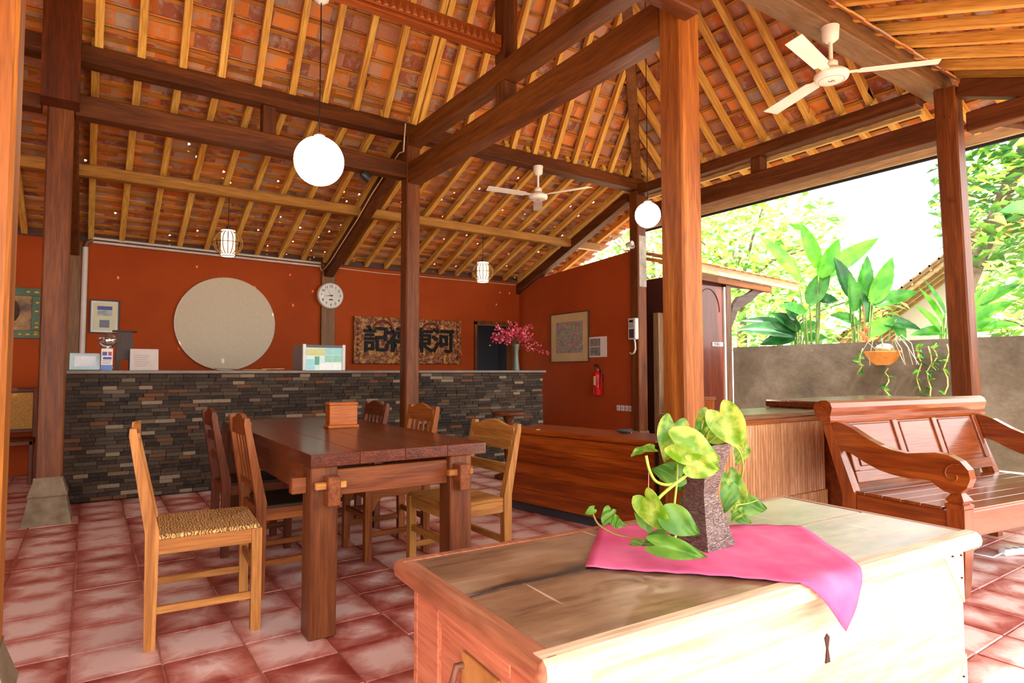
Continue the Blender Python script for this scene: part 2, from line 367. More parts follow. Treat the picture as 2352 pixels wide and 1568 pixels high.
RZ = 3.79; SB = 1.05; SR = .93; SL = .38; YB, YF, XR = 6.0, 2.37, 6.2; YM = (YB+YF)/2; RUN = YB-YM; ZR = RZ+SB*RUN; XH = XR-(ZR-RZ)/SR
def drift(x): return 0 if x < 0 else (-.09*x/2.8 if x < 2.8 else -.09-.18*min(1, (x-2.8)/1.6))
lb = math.hypot(1, SB); LB = RUN*lb
back_r = [(-3.7+.31*k+.002, drift(-3.7+.31*k)/lb) for k in range(12)]+[(x, drift(x)/lb) for x in [.0, .298, .608, .916, 1.225, 1.535, 1.847, 2.162, 2.481, 2.80, 2.88, 3.13, 3.44, 3.78, 4.09, 4.407, 4.716, 5.03, 5.337, 5.657, 5.95]]
slope('ceiling_back_upper', 'steep tiled roof slope rising from the ring beam to the ridge', (0, YB-.06, RZ), (1, 0, 0), (0, -1, SB), -.08, LB, lambda v: -3.7, lambda v: XR+.0-(XR-XH)*v/LB, back_r)
lr = math.hypot(1, SR); LR = (XR-XH)*lr
slope('ceiling_right_upper', 'steep tiled hip end of the roof above the garden side', (XR-.06, 0, RZ), (0, 1, 0), (-1, 0, SR), -.08, LR, lambda v: YF+RUN*v/LR, lambda v: YB-RUN*v/LR, [(y, 0.) for y in [2.62, 2.91, 3.194, 3.509, 3.787, 4.056, 4.358, 4.65, 4.94, 5.22, 5.50, 5.76]])
slope('ceiling_front_upper', 'steep front roof slope above the camera side', (0, YF+.06, RZ), (1, 0, 0), (0, 1, SB), -.08, LB, lambda v: -3.7, lambda v: XR-(XR-XH)*v/LB, [(-3.6+.31*k, 0.) for k in range(31)], 300)
ll = math.hypot(1, SL); EB = 3.5; ER = .9
slope('ceiling_back_lower', 'shallow tiled roof slope above the counter and back wall', (0, YB, RZ), (1, 0, 0), (0, -1, SL), -EB*ll, .1, lambda v: -3.7, lambda v: XR+min(-v/ll, ER), [(-.02+.31*k, 0.) for k in range(-11, 24)], 300, .12)
slope('ceiling_right_lower', 'shallow eave slope over the garden side posts', (XR, 0, RZ), (0, 1, 0), (-1, 0, SL), -ER*ll, .1, lambda v: YF+v/ll, lambda v: YB-v/ll, [(1.46+.29*k, 0.) for k in range(19)])
slope('ceiling_front_lower', 'shallow front eave slope with long yellow rafters', (0, YF, RZ), (1, 0, 0), (0, 1, SL), -2.9*ll, .1, lambda v: -3.7, lambda v: XR+min(-v/ll, ER), [(-3.6+.33*k, 0.) for k in range(33)], 300, 0., .075, .055)

# clay caps over the hips and the ridge
def cap(parent, p, q, name='hip_cap'):
    p, q = Vector(p), Vector(q); P0 = parent.location
    MB().bar(p-P0, q-P0, .5, .03).build(name, plain('clay_cap', '8a4424', .9, 'a8603a', 12), parent)
CR = bpy.data.objects['ceiling_right_upper']
for y in (YB, YF): cap(CR, (XR+.05, y, RZ+.20), (XH, YM, ZR+.21))
cap(bpy.data.objects['ceiling_back_upper'], (-3.7, YM, ZR+.2), (XH+.1, YM, ZR+.2), 'ridge_cap')
B((-3.7, 2.43, 3.86), (6.3, 2.46, 4.06)).build('closing_board', BEAM('x'), None).location = (0, 0, 0)  # board added to block sunlight leaking between the two front slopes
cb = bpy.data.objects['closing_board']; cb.parent = bpy.data.objects['ceiling_front_upper']; cb.location = -Vector(bpy.data.objects['ceiling_front_upper'].location)
CRL = bpy.data.objects['ceiling_right_lower']
cap(CRL, (XR, YB, RZ+.17), (XR+ER, YB+ER, RZ+.17-SL*ER)); cap(CRL, (XR, YF, RZ+.17), (XR+ER, YF-ER, RZ+.17-SL*ER))
struct('wall_left', MB().prism([(-1.2, 0), (9.0, 0), (9.0, 2.7), (6.0, 3.75), (4.2, 5.6), (2.37, 3.75), (-1.2, 2.5)], 0, .12, Matrix(((0, -1, 0, -3.88), (1, 0, 0, 0), (0, 0, 1, 0), (0, 0, 0, 1)))), ORW, 'unseen orange wall added on the left to cut side light')  # unseen wall, added to keep light off the left faces of the posts
# ---------------------------------------------------------------- posts
STONE = plain('post_stone', '6e5f4c', .85, '8d7d66', 8, bs=.3)
def post(label, x, y, w, z1, lean=(0, 0), base=.35, mat=None):
    t = thing('wooden_post', label, 'post', (x, y, 0), 0, 'timber posts of the pavilion')
    h = w/2; lx, ly = lean
    c = .012
    def ring(z, k): 
        return [(k*lx-h+c, k*ly-h, z), (k*lx+h-c, k*ly-h, z), (k*lx+h, k*ly-h+c, z), (k*lx+h, k*ly+h-c, z), (k*lx+h-c, k*ly+h, z), (k*lx-h+c, k*ly+h, z), (k*lx-h, k*ly+h-c, z), (k*lx-h, k*ly-h+c, z)]
    vs = ring(base, base/z1)+ring(z1, 1.)
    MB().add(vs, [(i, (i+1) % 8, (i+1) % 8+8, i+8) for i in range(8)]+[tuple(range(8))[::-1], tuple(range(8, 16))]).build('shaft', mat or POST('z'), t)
    if base: MB().taper([(0, -h-.07, h+.07, -h-.07, h+.07), (.20, -h-.03, h+.03, -h-.03, h+.03), (.215, -h-.04, h+.04, -h-.04, h+.04), (.24, -h-.03, h+.03, -h-.03, h+.03), (.33, -h-.004, h+.004, -h-.004, h+.004), (base, -h-.004, h+.004, -h-.004, h+.004)]).build('stone_base', STONE, t)
    return t
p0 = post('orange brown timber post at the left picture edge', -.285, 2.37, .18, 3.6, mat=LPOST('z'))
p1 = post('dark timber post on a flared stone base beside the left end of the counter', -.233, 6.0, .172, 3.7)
MB().prism([(-.30, 3.21), (-.088, 3.21), (-.088, 3.80), (-.30, 4.02)], -.12, .12, Matrix(((0, 1, 0, 0), (1, 0, 0, 0), (0, 0, 1, 0), (0, 0, 0, 1)))).build('upper_sleeve', wood('sleeve_wood', '3a1808', '6a3010', 'z'), p1)
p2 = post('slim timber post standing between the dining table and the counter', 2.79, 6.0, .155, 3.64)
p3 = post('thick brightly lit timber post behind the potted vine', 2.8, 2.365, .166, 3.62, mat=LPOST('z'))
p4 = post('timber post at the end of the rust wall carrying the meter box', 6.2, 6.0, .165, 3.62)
B((-.06, -.0845, 2.3), (.075, -.083, 3.0)).build('peeled_face', plain('peeled_paint', '9a948c', .85, 'b8b4ae', 10), p4)
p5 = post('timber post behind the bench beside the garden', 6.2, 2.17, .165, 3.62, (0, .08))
for z in (3.35, 2.62): MB().lathe([(.018, 0), (.018, .012)], 10, Matrix.Translation((-.0825, .04+.02*(z-2.6), z)) @ Matrix.Rotation(-math.pi/2, 4, 'Y')).build('peg', POST('x'), p5)
t = thing('timber_stake', 'pale rough timber stake standing beside the meter post', 'stake', (6.44, 5.86, 0))
B((-.055, -.05, 0), (.055, .05, 1.95), .006).build('stake', wood('stake_wood', '7a5c40', 'a08060', 'z'), t)

# ---------------------------------------------------------------- beams
def beam(label, a, b, bv=.008, mat=None, name='timber_beam', group='timber beams of the roof frame'):
    a = Vector(a); b = Vector(b); d = b-a; ax = 'xyz'[max(range(3), key=lambda i: abs(d[i]))]
    c = (a+b)/2; base = Vector((c.x, c.y, min(a.z, b.z)))
    o = B(a-base, b-base, bv).build(name, mat or BEAM(ax), None, base); return tag(o, label, 'beam', group)
beam('upper ring beam crossing above the counter', (-3.7, 5.92, 3.63), (6.28, 6.08, 3.775))
beam('lower tie beam crossing above the counter left of the slim post', (-.147, 5.93, 3.19), (2.712, 6.07, 3.365))
beam('short lower tie beam end left of the dark post', (-3.7, 5.93, 3.19), (-.355, 6.07, 3.3))
beam('upper cross beam running from the slim post toward the viewer', (2.72, 2.1, 3.53), (2.87, 5.92, 3.69), mat=wood('cross_beam_wood', '542a0c', '864c1c', 'y'))
beam('lower cross beam between the slim post and the thick lit post', (2.72, 2.448, 3.13), (2.87, 5.922, 3.35), mat=wood('cross_beam_wood', '542a0c', '864c1c', 'y'))
beam('tie beam end meeting the front of the thick lit post', (-3.0, 2.17, 3.14), (2.76, 2.28, 3.34))
beam('broad ring beam carrying the near ceiling fan', (-3.7, 2.27, 3.63), (6.42, 2.47, 3.86), mat=wood('grey_beam_wood', '6b4a2e', '8f6a46', 'x'))
beam('upper ring beam along the garden side', (6.12, 2.47, 3.56), (6.28, 5.92, 3.69))
beam('lower tie beam along the garden side', (6.12, 2.26, 3.18), (6.28, 5.917, 3.385))
beam('lower tie beam continuing past the garden post toward the viewer', (6.14, -.5, 3.19), (6.26, 2.10, 3.36))
beam('rough purlin under the back roof slope', (-3.7, 7.35, 3.09), (6.75, 7.45, 3.205), mat=wood('purlin_wood', '93601f', 'bd8638', 'x'))
beam('ridge beam at the top of the roof', (-3.7, YM-.06, ZR-.17), (XH, YM+.06, ZR))
def incl(label, p, q, w=.13, d=.15, mat=None):
    p, q = Vector(p), Vector(q); base = Vector(((p.x+q.x)/2, (p.y+q.y)/2, min(p.z, q.z)))
    return tag(MB().bar(p-base, q-base, w, d, .008).build('inclined_beam', mat or BEAM('y'), None, base), label, 'beam', 'timber beams of the roof frame')
incl('inclined beam from the slim post down to the wall pilaster behind the clock', (2.8, 6.14, 3.59), (2.82, 8.84, 2.575))
incl('inclined beam from the dark post down to the back wall by the conduit', (-.2, 6.16, 3.58), (-.19, 8.84, 2.575))
incl('inclined beam over the top of the rust side wall', (6.2, 6.16, 3.58), (6.2, 9.3, 2.41))
incl('inclined beam reaching from the garden post toward the viewer', (6.2, 2.15, 3.60), (6.2, -.4, 2.63))
incl('hip rafter rising from the meter post to the ridge', (6.13, 5.93, 3.82), (XH, YM, ZR-.02), .12, .14, wood('hip_wood', '6a3f1c', '94602e', 'z'))
incl('hip rafter rising from the garden post to the ridge', (6.13, 2.44, 3.82), (XH, YM, ZR-.02), .12, .14, wood('hip_wood', '6a3f1c', '94602e', 'z'))
def strut(label, x, y, z0, z1, w=.12, mat=None):
    return tag(B((-w/2, -w/2, 0), (w/2, w/2, z1-z0), .008).build('strut', mat or BEAM('z'), None, (x, y, z0)), label, 'strut', 'short struts between beams')
strut('short carved strut between the two beams above the counter', 1.33, 6.0, 3.365, 3.63)
strut('short carved strut between the two cross beams', 2.795, 4.17, 3.35, 3.53, .13)
strut('king post rising from the upper cross beam to the ridge', 2.795, 4.17, 3.69, ZR-.17, .14)
strut('short strut between the two garden side beams', 6.2, 4.12, 3.385, 3.56, .13)
beam('pale plate board under the garden side ring beam', (6.285, 2.5, 3.52), (6.33, 5.9, 3.56), .002, wood('plate_wood', 'b89458', 'dcc088', 'y'))
# carved beam with a dentil row
t = thing('carved_beam', 'orange carved beam with a row of teeth hanging over the dining table', 'beam', (0, 4.18, 3.765), 0)
B((-3., -.06, .03), (2.72, .06, .135), .006).build('beam_body', wood('carved_wood', '8a3f14', 'b05c26', 'x'), t)
B((-3., -.045, 0), (2.72, .045, .03), .006).build('carved_underside', wood('carved_wood', '8a3f14', 'b05c26', 'x'), t)
mb = MB()
for k in range(52):
    x = -.3+k*.0575; mb.add([(x-.022, -.06, .04), (x+.022, -.06, .04), (x, -.06, .115), (x, -.082, .045)], [(0, 1, 3), (1, 2, 3), (2, 0, 3), (0, 2, 1)])
mb.build('tooth_row', wood('tooth_wood', 'a8572a', 'd08a58', 'x'), t)
# eave board over the garden
t = thing('eave_board', 'pale eave board with a dark gutter strip along the garden side', 'fascia', (7.135, 4.2, 3.365))
B((-.012, -5.0, 0), (.012, 2.6, .10), .003).build('board', wood('fascia_wood', 'c8b48c', 'ecdcb8', 'y'), t)
B((.012, -5.0, -.03), (.04, 2.6, .045), .003).build('gutter', plain('gutter_dark', '2e3338', .6), t)
t = thing('brace', 'short angled brace beside the top of the garden post', 'brace', (6.2, 1.9, 2.9))
MB().bar((.0, .14, .42), (.28, -.22, .30), .09, .1, .006).build('brace_bar', BEAM('z'), t)

# ---------------------------------------------------------------- chairs
def chair(label, x, y, rz, mat, back='slats', seatmat=None, sh=.45, bh=.93, d=.41, w=.42, group='wooden dining chairs', lean=.075, splay=0., arch=False):
    t = thing('dining_chair', label, 'chair', (x, y, 0), rz, group); lw = .042
    xb, xf = -d/2+lw/2, d/2-lw/2; yy = w/2-lw/2
    for s in (-1, 1):
        MB().taper([(0, xf-lw/2+splay*.0, xf+lw/2, s*yy-lw/2, s*yy+lw/2), (sh-.01, xf-lw/2, xf+lw/2, s*yy-lw/2, s*yy+lw/2)]).build('leg', mat('z'), t)
        MB().taper([(0, xb-lw/2, xb+lw/2, s*yy-lw/2, s*yy+lw/2), (sh+.02, xb-lw/2-.005, xb+lw/2+.005, s*yy-lw/2, s*yy+lw/2), (bh-.05, xb-lw/2-lean+.004, xb+lw/2-lean-.008, s*yy-lw/2, s*yy+lw/2), (bh-.02, xb-lw/2-lean+.006, xb+lw/2-lean-.012, s*yy-lw/2, s*yy+lw/2)]).build('leg', mat('z'), t)
        B((xb, s*yy-.012, sh-.075), (xf, s*yy+.012, sh-.012), .003).build('seat_rail', mat('x'), t)
        B((xb, s*yy-.01, .14), (xf, s*yy+.01, .172), .003).build('stretcher', mat('x'), t)
    B((xf-.012, -yy, sh-.075), (xf+.012, yy, sh-.012), .003).build('seat_rail', mat('y'), t)
    B((xb-.012, -yy, sh-.075), (xb+.012, yy, sh-.012), .003).build('seat_rail', mat('y'), t)
    B((xb-.01, -yy, .20), (xb+.01, yy, .235), .003).build('stretcher', mat('y'), t)
    B((xf-.01, -yy, .24), (xf+.01, yy, .275), .003).build('stretcher', mat('y'), t)
    B((xb+lw/2, -w/2+.008, sh-.014), (xf+lw/2-.006, w/2-.008, sh+.006), .005).build('seat', seatmat or mat('x'), t)
    bx = lambda z: xb-lean*(z-sh)/(bh-.03-sh)
    # top rail with a gently arched crest
    o = [(-yy, 0), (-yy, .075), (-yy*.6, .085), (-yy*.3, .105), (0, .112), (yy*.3, .105), (yy*.6, .085), (yy, .075), (yy, 0)]
    R = Matrix.Translation((bx(bh-.1)-.002, 0, bh-.115)) @ Matrix.Rotation(math.pi/2, 4, 'Z')
    MB().prism(o, -.012, .012, R).build('top_rail', mat('y'), t)
    if back == 'slats':
        B((bx(sh+.1)-.011, -yy, sh+.08), (bx(sh+.1)+.011, yy, sh+.12), .003).build('lower_rail', mat('y'), t)
        for k in range(4):
            q = -yy+(k+1)*2*yy/5; MB().bar((bx(sh+.11), q, sh+.11), (bx(bh-.1), q, bh-.1), .012, .03, .002, (0, 1, 0)).build('back_slat', mat('z'), t)
    else:
        for z in (sh+.13, sh+.26):
            B((bx(z)-.011, -yy, z), (bx(z)+.011, yy, z+.055), .003).build('back_slat', mat('y'), t)
    if arch:
        for s in (-1, 1):
            MB().prism([(xf-.02, sh-.075), (xf-.09, sh-.075), (xf-.06, sh-.1), (xf-.035, sh-.15), (xf-.02, sh-.16)], s*yy-.009, s*yy+.009).build('corner_bracket', mat('z'), t)
    return t
wm, nt, b_ = newmat('woven_seat'); mp = coords(nt, (1, 1, 1), False); n1 = nd(nt, 'ShaderNodeTexWave', Scale=26., Distortion=9., Detail=2.); n1.inputs['Detail Scale'].default_value = 2.; nt.links.new(mp.outputs[0], n1.inputs['Vector'])
r = ramp(nt, [(.2, '6d4418'), (.5, 'b07c34'), (.85, 'dcb878')]); nt.links.new(n1.outputs[0], r.inputs[0]); nt.links.new(r.outputs[0], b_.inputs['Base Color']); b_.inputs['Roughness'].default_value = .6; bump(nt, b_, n1.outputs[0], .4, .006)
dseat = plain('dark_seat', '2a1a12', .45)
chair('pale worn chair with a straw seat standing left of the dining table', .455, 3.21, math.radians(-4), LCH, 'slats', wm, .46, .935, .45, .46)
chair('orange brown slat back chair with a dark seat at the left side of the table', .945, 3.62, 0, OCH, 'slats', dseat, .45, .93, .42, .44)
chair('dark brown ladder back chair at the far left of the table', .915, 4.42, 0, DCH, 'ladder', dseat, .45, .92, .42, .42)
chair('honey coloured ladder back chair at the right near side of the table', 1.745, 3.10, math.pi+.03, MCH, 'ladder', None, .45, .875, .40, .48)
chair('brown slat back chair pushed under the right side of the table', 1.62, 3.84, math.pi, OCH, 'slats', None, .45, .94, .43, .42, arch=True)
chair('dark chair at the far right end of the table behind the wooden box', 1.60, 4.60, math.pi, DCH, 'slats', dseat, .45, .93, .42, .42)

# ---------------------------------------------------------------- dining table
t = thing('dining_table', 'heavy dark red wooden dining table with thick square legs', 'table', (.80, 2.71, 0), math.radians(-.6))
TW, TL = .885, 2.3
for k in range(4):
    B((k*TW/4+.0008, 0, .735), ((k+1)*TW/4-.0008, TL, .79), .0015).build('table_board', TABLE('y'), t)
for x in (.0, .68):
    for y in (.0, TL-.14):
        B((x, y, 0), (x+.12, y+.12, .735), .006).build('leg', wood('table_leg_wood', '4c2410', '7e4622', 'z', 1., .4, .1), t)
for y in (.03, TL-.11): B((.12, y, .60), (.68, y+.06, .715), .004).build('apron', wood('apron_wood', '602c12', '8e4e26', 'x', 1., .4, .1), t)
for x in (.03, .71): B((x, .12, .585), (x+.06, TL-.14, .735), .004).build('side_apron', wood('apron_wood', '602c12', '8e4e26', 'y', 1., .4, .1), t)
for x in (.055, .695):
    B((x, -.075, .575), (x+.055, 0, .70), .004).build('tenon', wood('apron_wood', '602c12', '8e4e26', 'y', 1., .4, .1), t)
    B((x-.045, -.045, .645), (x+.09, -.02, .675), .003).build('wedge', LCH('x'), t)
B((-.065, .05, .62), (0, .10, .69), .004).build('tenon', wood('apron_wood', '602c12', '8e4e26', 'x', 1., .4, .1), t)
t = thing('tissue_box', 'small orange wooden tissue box on the dining table', 'box', (1.36, 3.95, .79), math.radians(-3)); bm_ = wood('box_wood', 'a04a10', 'cc7428', 'x', 2., .4)
B((-.1, -.06, 0), (.1, .06, .02), .004).build('plinth', bm_, t); B((-.09, -.05, .02), (.09, .05, .145), .003).build('body', bm_, t); B((-.095, -.055, .145), (.095, .055, .162), .004).build('lid', bm_, t)

# ---------------------------------------------------------------- old chest
cm, nt, b_ = newmat('weathered_lid')
mp = coords(nt, (.09, 1, 1), False); n1 = nd(nt, 'ShaderNodeTexNoise', Scale=22., Detail=8., Roughness=.7, Distortion=.6); nt.links.new(mp.outputs[0], n1.inputs['Vector'])
mp2 = coords(nt, (.5, 1, 1), False); n2 = nd(nt, 'ShaderNodeTexNoise', Scale=4.5, Detail=6., Roughness=.65); nt.links.new(mp2.outputs[0], n2.inputs['Vector'])
r = ramp(nt, [(.3, '33211a'), (.45, '6e4a30'), (.58, '8a6646'), (.75, 'b49470')]); nt.links.new(n1.outputs[0], r.inputs[0])
r2 = ramp(nt, [(.36, '2c1e18'), (.47, '80624a'), (.66, 'c0a88c')]); nt.links.new(n2.outputs[0], r2.inputs[0])
mx = nd(nt, 'ShaderNodeMixRGB'); mx.inputs[0].default_value = .45; nt.links.new(r.outputs[0], mx.inputs[1]); nt.links.new(r2.outputs[0], mx.inputs[2]); 
tc_ = nt.nodes.new('ShaderNodeTexCoord'); sp_ = nt.nodes.new('ShaderNodeSeparateXYZ'); nt.links.new(tc_.outputs['Object'], sp_.inputs[0])
def mth(op, a, b=None):
    q = nd(nt, 'ShaderNodeMath', _operation=op)
    for i_, v_ in enumerate((a, b)):
        if v_ is None: continue
        if isinstance(v_, (int, float)): q.inputs[i_].default_value = v_
        else: nt.links.new(v_, q.inputs[i_])
    return q.outputs[0]
# dark stain along the crack between the boards, fading toward the right end
dist = mth('ABSOLUTE', mth('SUBTRACT', mth('ADD', sp_.outputs[1], mth('MULTIPLY', mth('SUBTRACT', n2.outputs[0], .5), .16)), .352))
st_ = nd(nt, 'ShaderNodeMapRange'); st_.inputs[1].default_value = .028; st_.inputs[2].default_value = .004; nt.links.new(dist, st_.inputs[0])
fd_ = nd(nt, 'ShaderNodeMapRange'); fd_.inputs[1].default_value = .85; fd_.inputs[2].default_value = .45; nt.links.new(sp_.outputs[0], fd_.inputs[0])
mx3 = nd(nt, 'ShaderNodeMixRGB'); nt.links.new(mth('MULTIPLY', st_.outputs[0], fd_.outputs[0]), mx3.inputs[0]); nt.links.new(mx.outputs[0], mx3.inputs[1]); mx3.inputs[2].default_value = lin('1e1512')
# pale scratches
mp3 = coords(nt, (1, .05, 1), False); mp3.inputs['Rotation'].default_value = (0, 0, .35); n3 = nd(nt, 'ShaderNodeTexNoise', Scale=26., Detail=2.); nt.links.new(mp3.outputs[0], n3.inputs['Vector'])
sc_ = nd(nt, 'ShaderNodeMapRange'); sc_.inputs[1].default_value = .70; sc_.inputs[2].default_value = .74; nt.links.new(n3.outputs[0], sc_.inputs[0])
mx4 = nd(nt, 'ShaderNodeMixRGB'); nt.links.new(sc_.outputs[0], mx4.inputs[0]); nt.links.new(mx3.outputs[0], mx4.inputs[1]); mx4.inputs[2].default_value = lin('dcc8b0'); nt.links.new(mx4.outputs[0], b_.inputs['Base Color'])
b_.inputs['Roughness'].default_value = .42; b_.inputs['Coat Weight'].default_value = .6; b_.inputs['Coat Roughness'].default_value = .3; bump(nt, b_, n1.outputs[0], .35, .006)
CF = wood('chest_front_wood', 'c8a084', 'e0c4ac', 'x', 1., .6); CS = wood('chest_side_paint', 'b46448', 'd08866', 'y', 1., .6)
CE = wood('chest_edge_wood', '8a4a34', 'b87a58', 'y', 1., .5); CEX = wood('chest_front_edge', 'c8a888', 'e4ccb0', 'x', 1., .5)
ch = thing('wooden_chest', 'large old wooden chest with a weathered lid in the foreground', 'chest', (.676, .895, 0), math.radians(-2.9)); CL, CD = 1.66, .69
lid = MB()
B((.028, .02, .60), (CL-.028, .345, .641), .004).build('lid_board', cm, ch); B((.028, .348, .60), (CL-.028, CD-.01, .64), .004).build('lid_board', cm, ch)
def nosing(pts, name, mat):   # rounded edge strip, profile (out, z) swept from p to q
    (x0, y0), (x1, y1), (nx, ny) = pts; pr = [(-.03, .590), (.0, .592), (.012, .60), (.016, .615), (.012, .632), (0, .641), (-.012, .6425), (-.03, .6425)]
    vs = []; n = len(pr)
    for (x, y) in ((x0, y0), (x1, y1)):
        for o_, z in pr: vs.append((x+nx*o_, y+ny*o_, z-.0011*abs(nx)))
    return MB().add(vs, [(i, (i+1) % n, (i+1) % n+n, i+n) for i in range(n)]+[tuple(range(n)), tuple(range(2*n-1, n-1, -1))]).build(name, mat, ch)
nosing(((0, 0), (CL, 0), (0, -1)), 'lid_moulding', CEX); nosing(((0, 0), (0, CD), (-1, 0)), 'lid_moulding', CE); nosing(((CL, 0), (CL, CD), (1, 0)), 'lid_moulding', CE); nosing(((0, CD), (CL, CD), (0, 1)), 'lid_moulding', CE)
for cx_, cy_ in ((0, 0), (CL, 0), (0, CD), (CL, CD)): MB().lathe([(.001, .591), (.012, .60), (.0155, .615), (.0118, .631), (.001, .6404)], 16, Matrix.Translation((cx_, cy_, 0))).build('lid_corner', CE, ch)
x0, x1, y0, y1 = .03, CL-.03, .03, CD-.03
B((x0, y0, .08), (x1, y0+.025, .595), .003).build('front_panel', CF, ch); B((x0, y1-.025, .08), (x1, y1, .595), .003).build('back_panel', CS, ch)
B((x1-.025, y0+.026, .08), (x1, y1-.026, .595), .003).build('end_panel', CS, ch)
B((x0+.012, y0+.026, .08), (x0+.035, y1-.026, .595)).build('end_panel', CS, ch)
B((x0, y0+.026, .08), (x0+.014, y0+.13, .595), .003).build('stile', CS, ch); B((x0, y1-.155, .08), (x0+.014, y1-.026, .595), .003).build('stile', CS, ch); B((x0, y0+.131, .53), (x0+.014, y1-.156, .595), .003).build('rail', CS, ch)
B((x0+.02, y0+.03, .085), (x1-.026, y1-.03, .10)).build('bottom_board', CS, ch)
for a in (x0, x1-.06):
    for b in (y0, y1-.06): B((a, b, 0), (a+.06, b+.06, .08), .004).build('foot', CS, ch)
CPL = plain('corner_plate', 'd8b094', .55, 'e6c6ac', 20)
def tri(p, name='corner_plate', m=None): MB().prism(p, y0-.004, y0).build(name, m or CPL, ch)
tri([(x1, .592), (x1-.13, .592), (x1, .42)]); tri([(x1, .08), (x1-.13, .08), (x1, .26)]); tri([(x0, .592), (x0+.12, .592), (x0, .44)])
DK = plain('iron_dark', '3a2018', .6)
for p in ((x1-.02, .57), (x1-.02, .5), (x1-.075, .575), (x1-.03, .2)): MB().lathe([(.003, 0), (.003, .005)], 8, Matrix.Translation((p[0], y0-.004, p[1])) @ Matrix.Rotation(math.pi/2, 4, 'X')).build('nail', DK, ch)
MB().prism([(.885, .41), (.892, .445), (.885, .472), (.895, .482), (.905, .472), (.898, .445), (.905, .41)], y0-.003, y0+.0).build('keyhole', DK, ch)
MB().tube([(.892+.014*math.cos(a*math.pi/6), y0-.008, .305+.016*math.sin(a*math.pi/6)) for a in range(12)], .0035, 6, None, True).build('lock_ring', plain('lock_brass', 'c09a78', .4, metal=.4), ch)
B((x0+.004, .215, .435), (x0+.012, .385, .505), .002).build('handle_plate', plain('handle_plate_wood', 'a5713c', .6, 'c08c52', 12), ch)
hb = MB().tube([(x0+.006, .225, .475), (x0-.012, .225, .478), (x0-.022, .222, .44), (x0-.024, .235, .37), (x0-.025, .30, .345), (x0-.024, .365, .37), (x0-.022, .378, .44), (x0-.012, .375, .478), (x0+.006, .375, .475)], .0085, 8); hb.build('handle', wood('iron_handle', '5a3a30', '9a6a50', 'z'), ch)

# ---------------------------------------------------------------- pink cloth
pm, nt, b_ = newmat('pink_cloth'); mp = coords(nt, (1, 1, 1), False); n1 = nd(nt, 'ShaderNodeTexNoise', Scale=180., Detail=2.); nt.links.new(mp.outputs[0], n1.inputs['Vector']); n2 = nd(nt, 'ShaderNodeTexNoise', Scale=6., Detail=3.); nt.links.new(mp.outputs[0], n2.inputs['Vector'])
r = ramp(nt, [(.3, 'cc5080'), (.7, 'e2749c')]); nt.links.new(n2.outputs[0], r.inputs[0]); nt.links.new(r.outputs[0], b_.inputs['Base Color']); b_.inputs['Roughness'].default_value = .85; b_.inputs['Specular IOR Level'].default_value = .1; bump(nt, b_, n1.outputs[0], .3, .002)
A_, B_, C_, D_ = Vector((1.073, 1.235)), Vector((1.40, 1.535)), Vector((1.93, 1.155)), Vector((1.545, .70))
NN = 28; vs = []; fs = []
rot = math.radians(-2.9)
for i in range(NN+1):
    for j in range(NN+1):
        a, b = i/NN, j/NN; p = (A_*(1-a)+B_*a)*(1-b)+(D_*(1-a)+C_*a)*b
        # distance in front of the chest's front edge
        q = p-Vector((.676, .895)); ly = -math.sin(rot)*q.x+math.cos(rot)*q.y; lx = math.cos(rot)*q.x+math.sin(rot)*q.y
        e = -ly-.004; z = .6455+.0016*(1+math.sin(lx*31+ly*12))+.0012*math.sin(lx*70-ly*40)
        if e > 0:
            rr = .022; th = min(e/rr, math.pi/2*.98); ly2 = -.004-rr*math.sin(th); z -= rr*(1-math.cos(th)); ex = e-rr*th
            if ex > 0: z -= ex; ly2 -= .004+.03*ex
            ly = ly2+.004*math.sin(lx*60)*min(1, e*10)
        vs.append((.676+math.cos(rot)*lx-math.sin(rot)*ly, .895+math.sin(rot)*lx+math.cos(rot)*ly, z))
for i in range(NN):
    for j in range(NN): k = i*(NN+1)+j; fs.append((k, k+1, k+NN+2, k+NN+1))
c0 = Vector((1.48, 1.15, .645))
cl = MB().add([Vector(v)-c0 for v in vs], fs, None, True).build('table_cloth', pm, None, c0); tag(cl, 'pink cotton cloth laid askew on the chest with one corner hanging down', 'cloth')
sm = cl.modifiers.new('thick', 'SOLIDIFY'); sm.thickness = .0022; sm.offset = 1

# ---------------------------------------------------------------- bench
bt = thing('bench', 'carved red brown wooden bench with scrolled arms beside the chest', 'bench', (3.66, 1.32, 0), math.radians(-8)); BL = 1.60; BD = .66
for x in (0, BL-.085):
    MB().taper([(0, x+.018, x+.067, .02, .065), (.30, x, x+.085, 0, .085), (.445, x, x+.085, 0, .085)]).build('leg', BEN('z'), bt)
    MB().add(*(lambda yb: ([(x, BD-.07, 0), (x+.06, BD-.07, 0), (x+.06, BD+.0, 0), (x, BD+.0, 0), (x, BD-.07, .43), (x+.06, BD-.07, .43), (x+.06, BD+.01, .43), (x, BD+.01, .43), (x, BD+.10, .88), (x+.06, BD+.10, .88), (x+.06, BD+.15, .88), (x, BD+.15, .88)], [(3, 2, 1, 0), (8, 9, 10, 11)]+[(a+i, a+(i+1) % 4, a+4+(i+1) % 4, a+4+i) for a in (0, 4) for i in range(4)]))(0)).build('leg', BEN('z'), bt)
B((.085, .012, .30), (BL-.085, .045, .43), .004).build('front_rail', BEN('x'), bt); B((.06, BD-.05, .30), (BL-.06, BD-.02, .42), .004).build('back_rail', BEN('x'), bt)
for x in (.012, BL-.045): B((x, .085, .31), (x+.033, BD-.07, .425), .004).build('side_rail', BEN('y'), bt)
for k in range(6): B((.02 if k else .086, .015+k*.105, .424), (BL-.02 if k else BL-.086, .015+k*.105+.1035, .442), .003).build('seat_board', BEN('x'), bt)
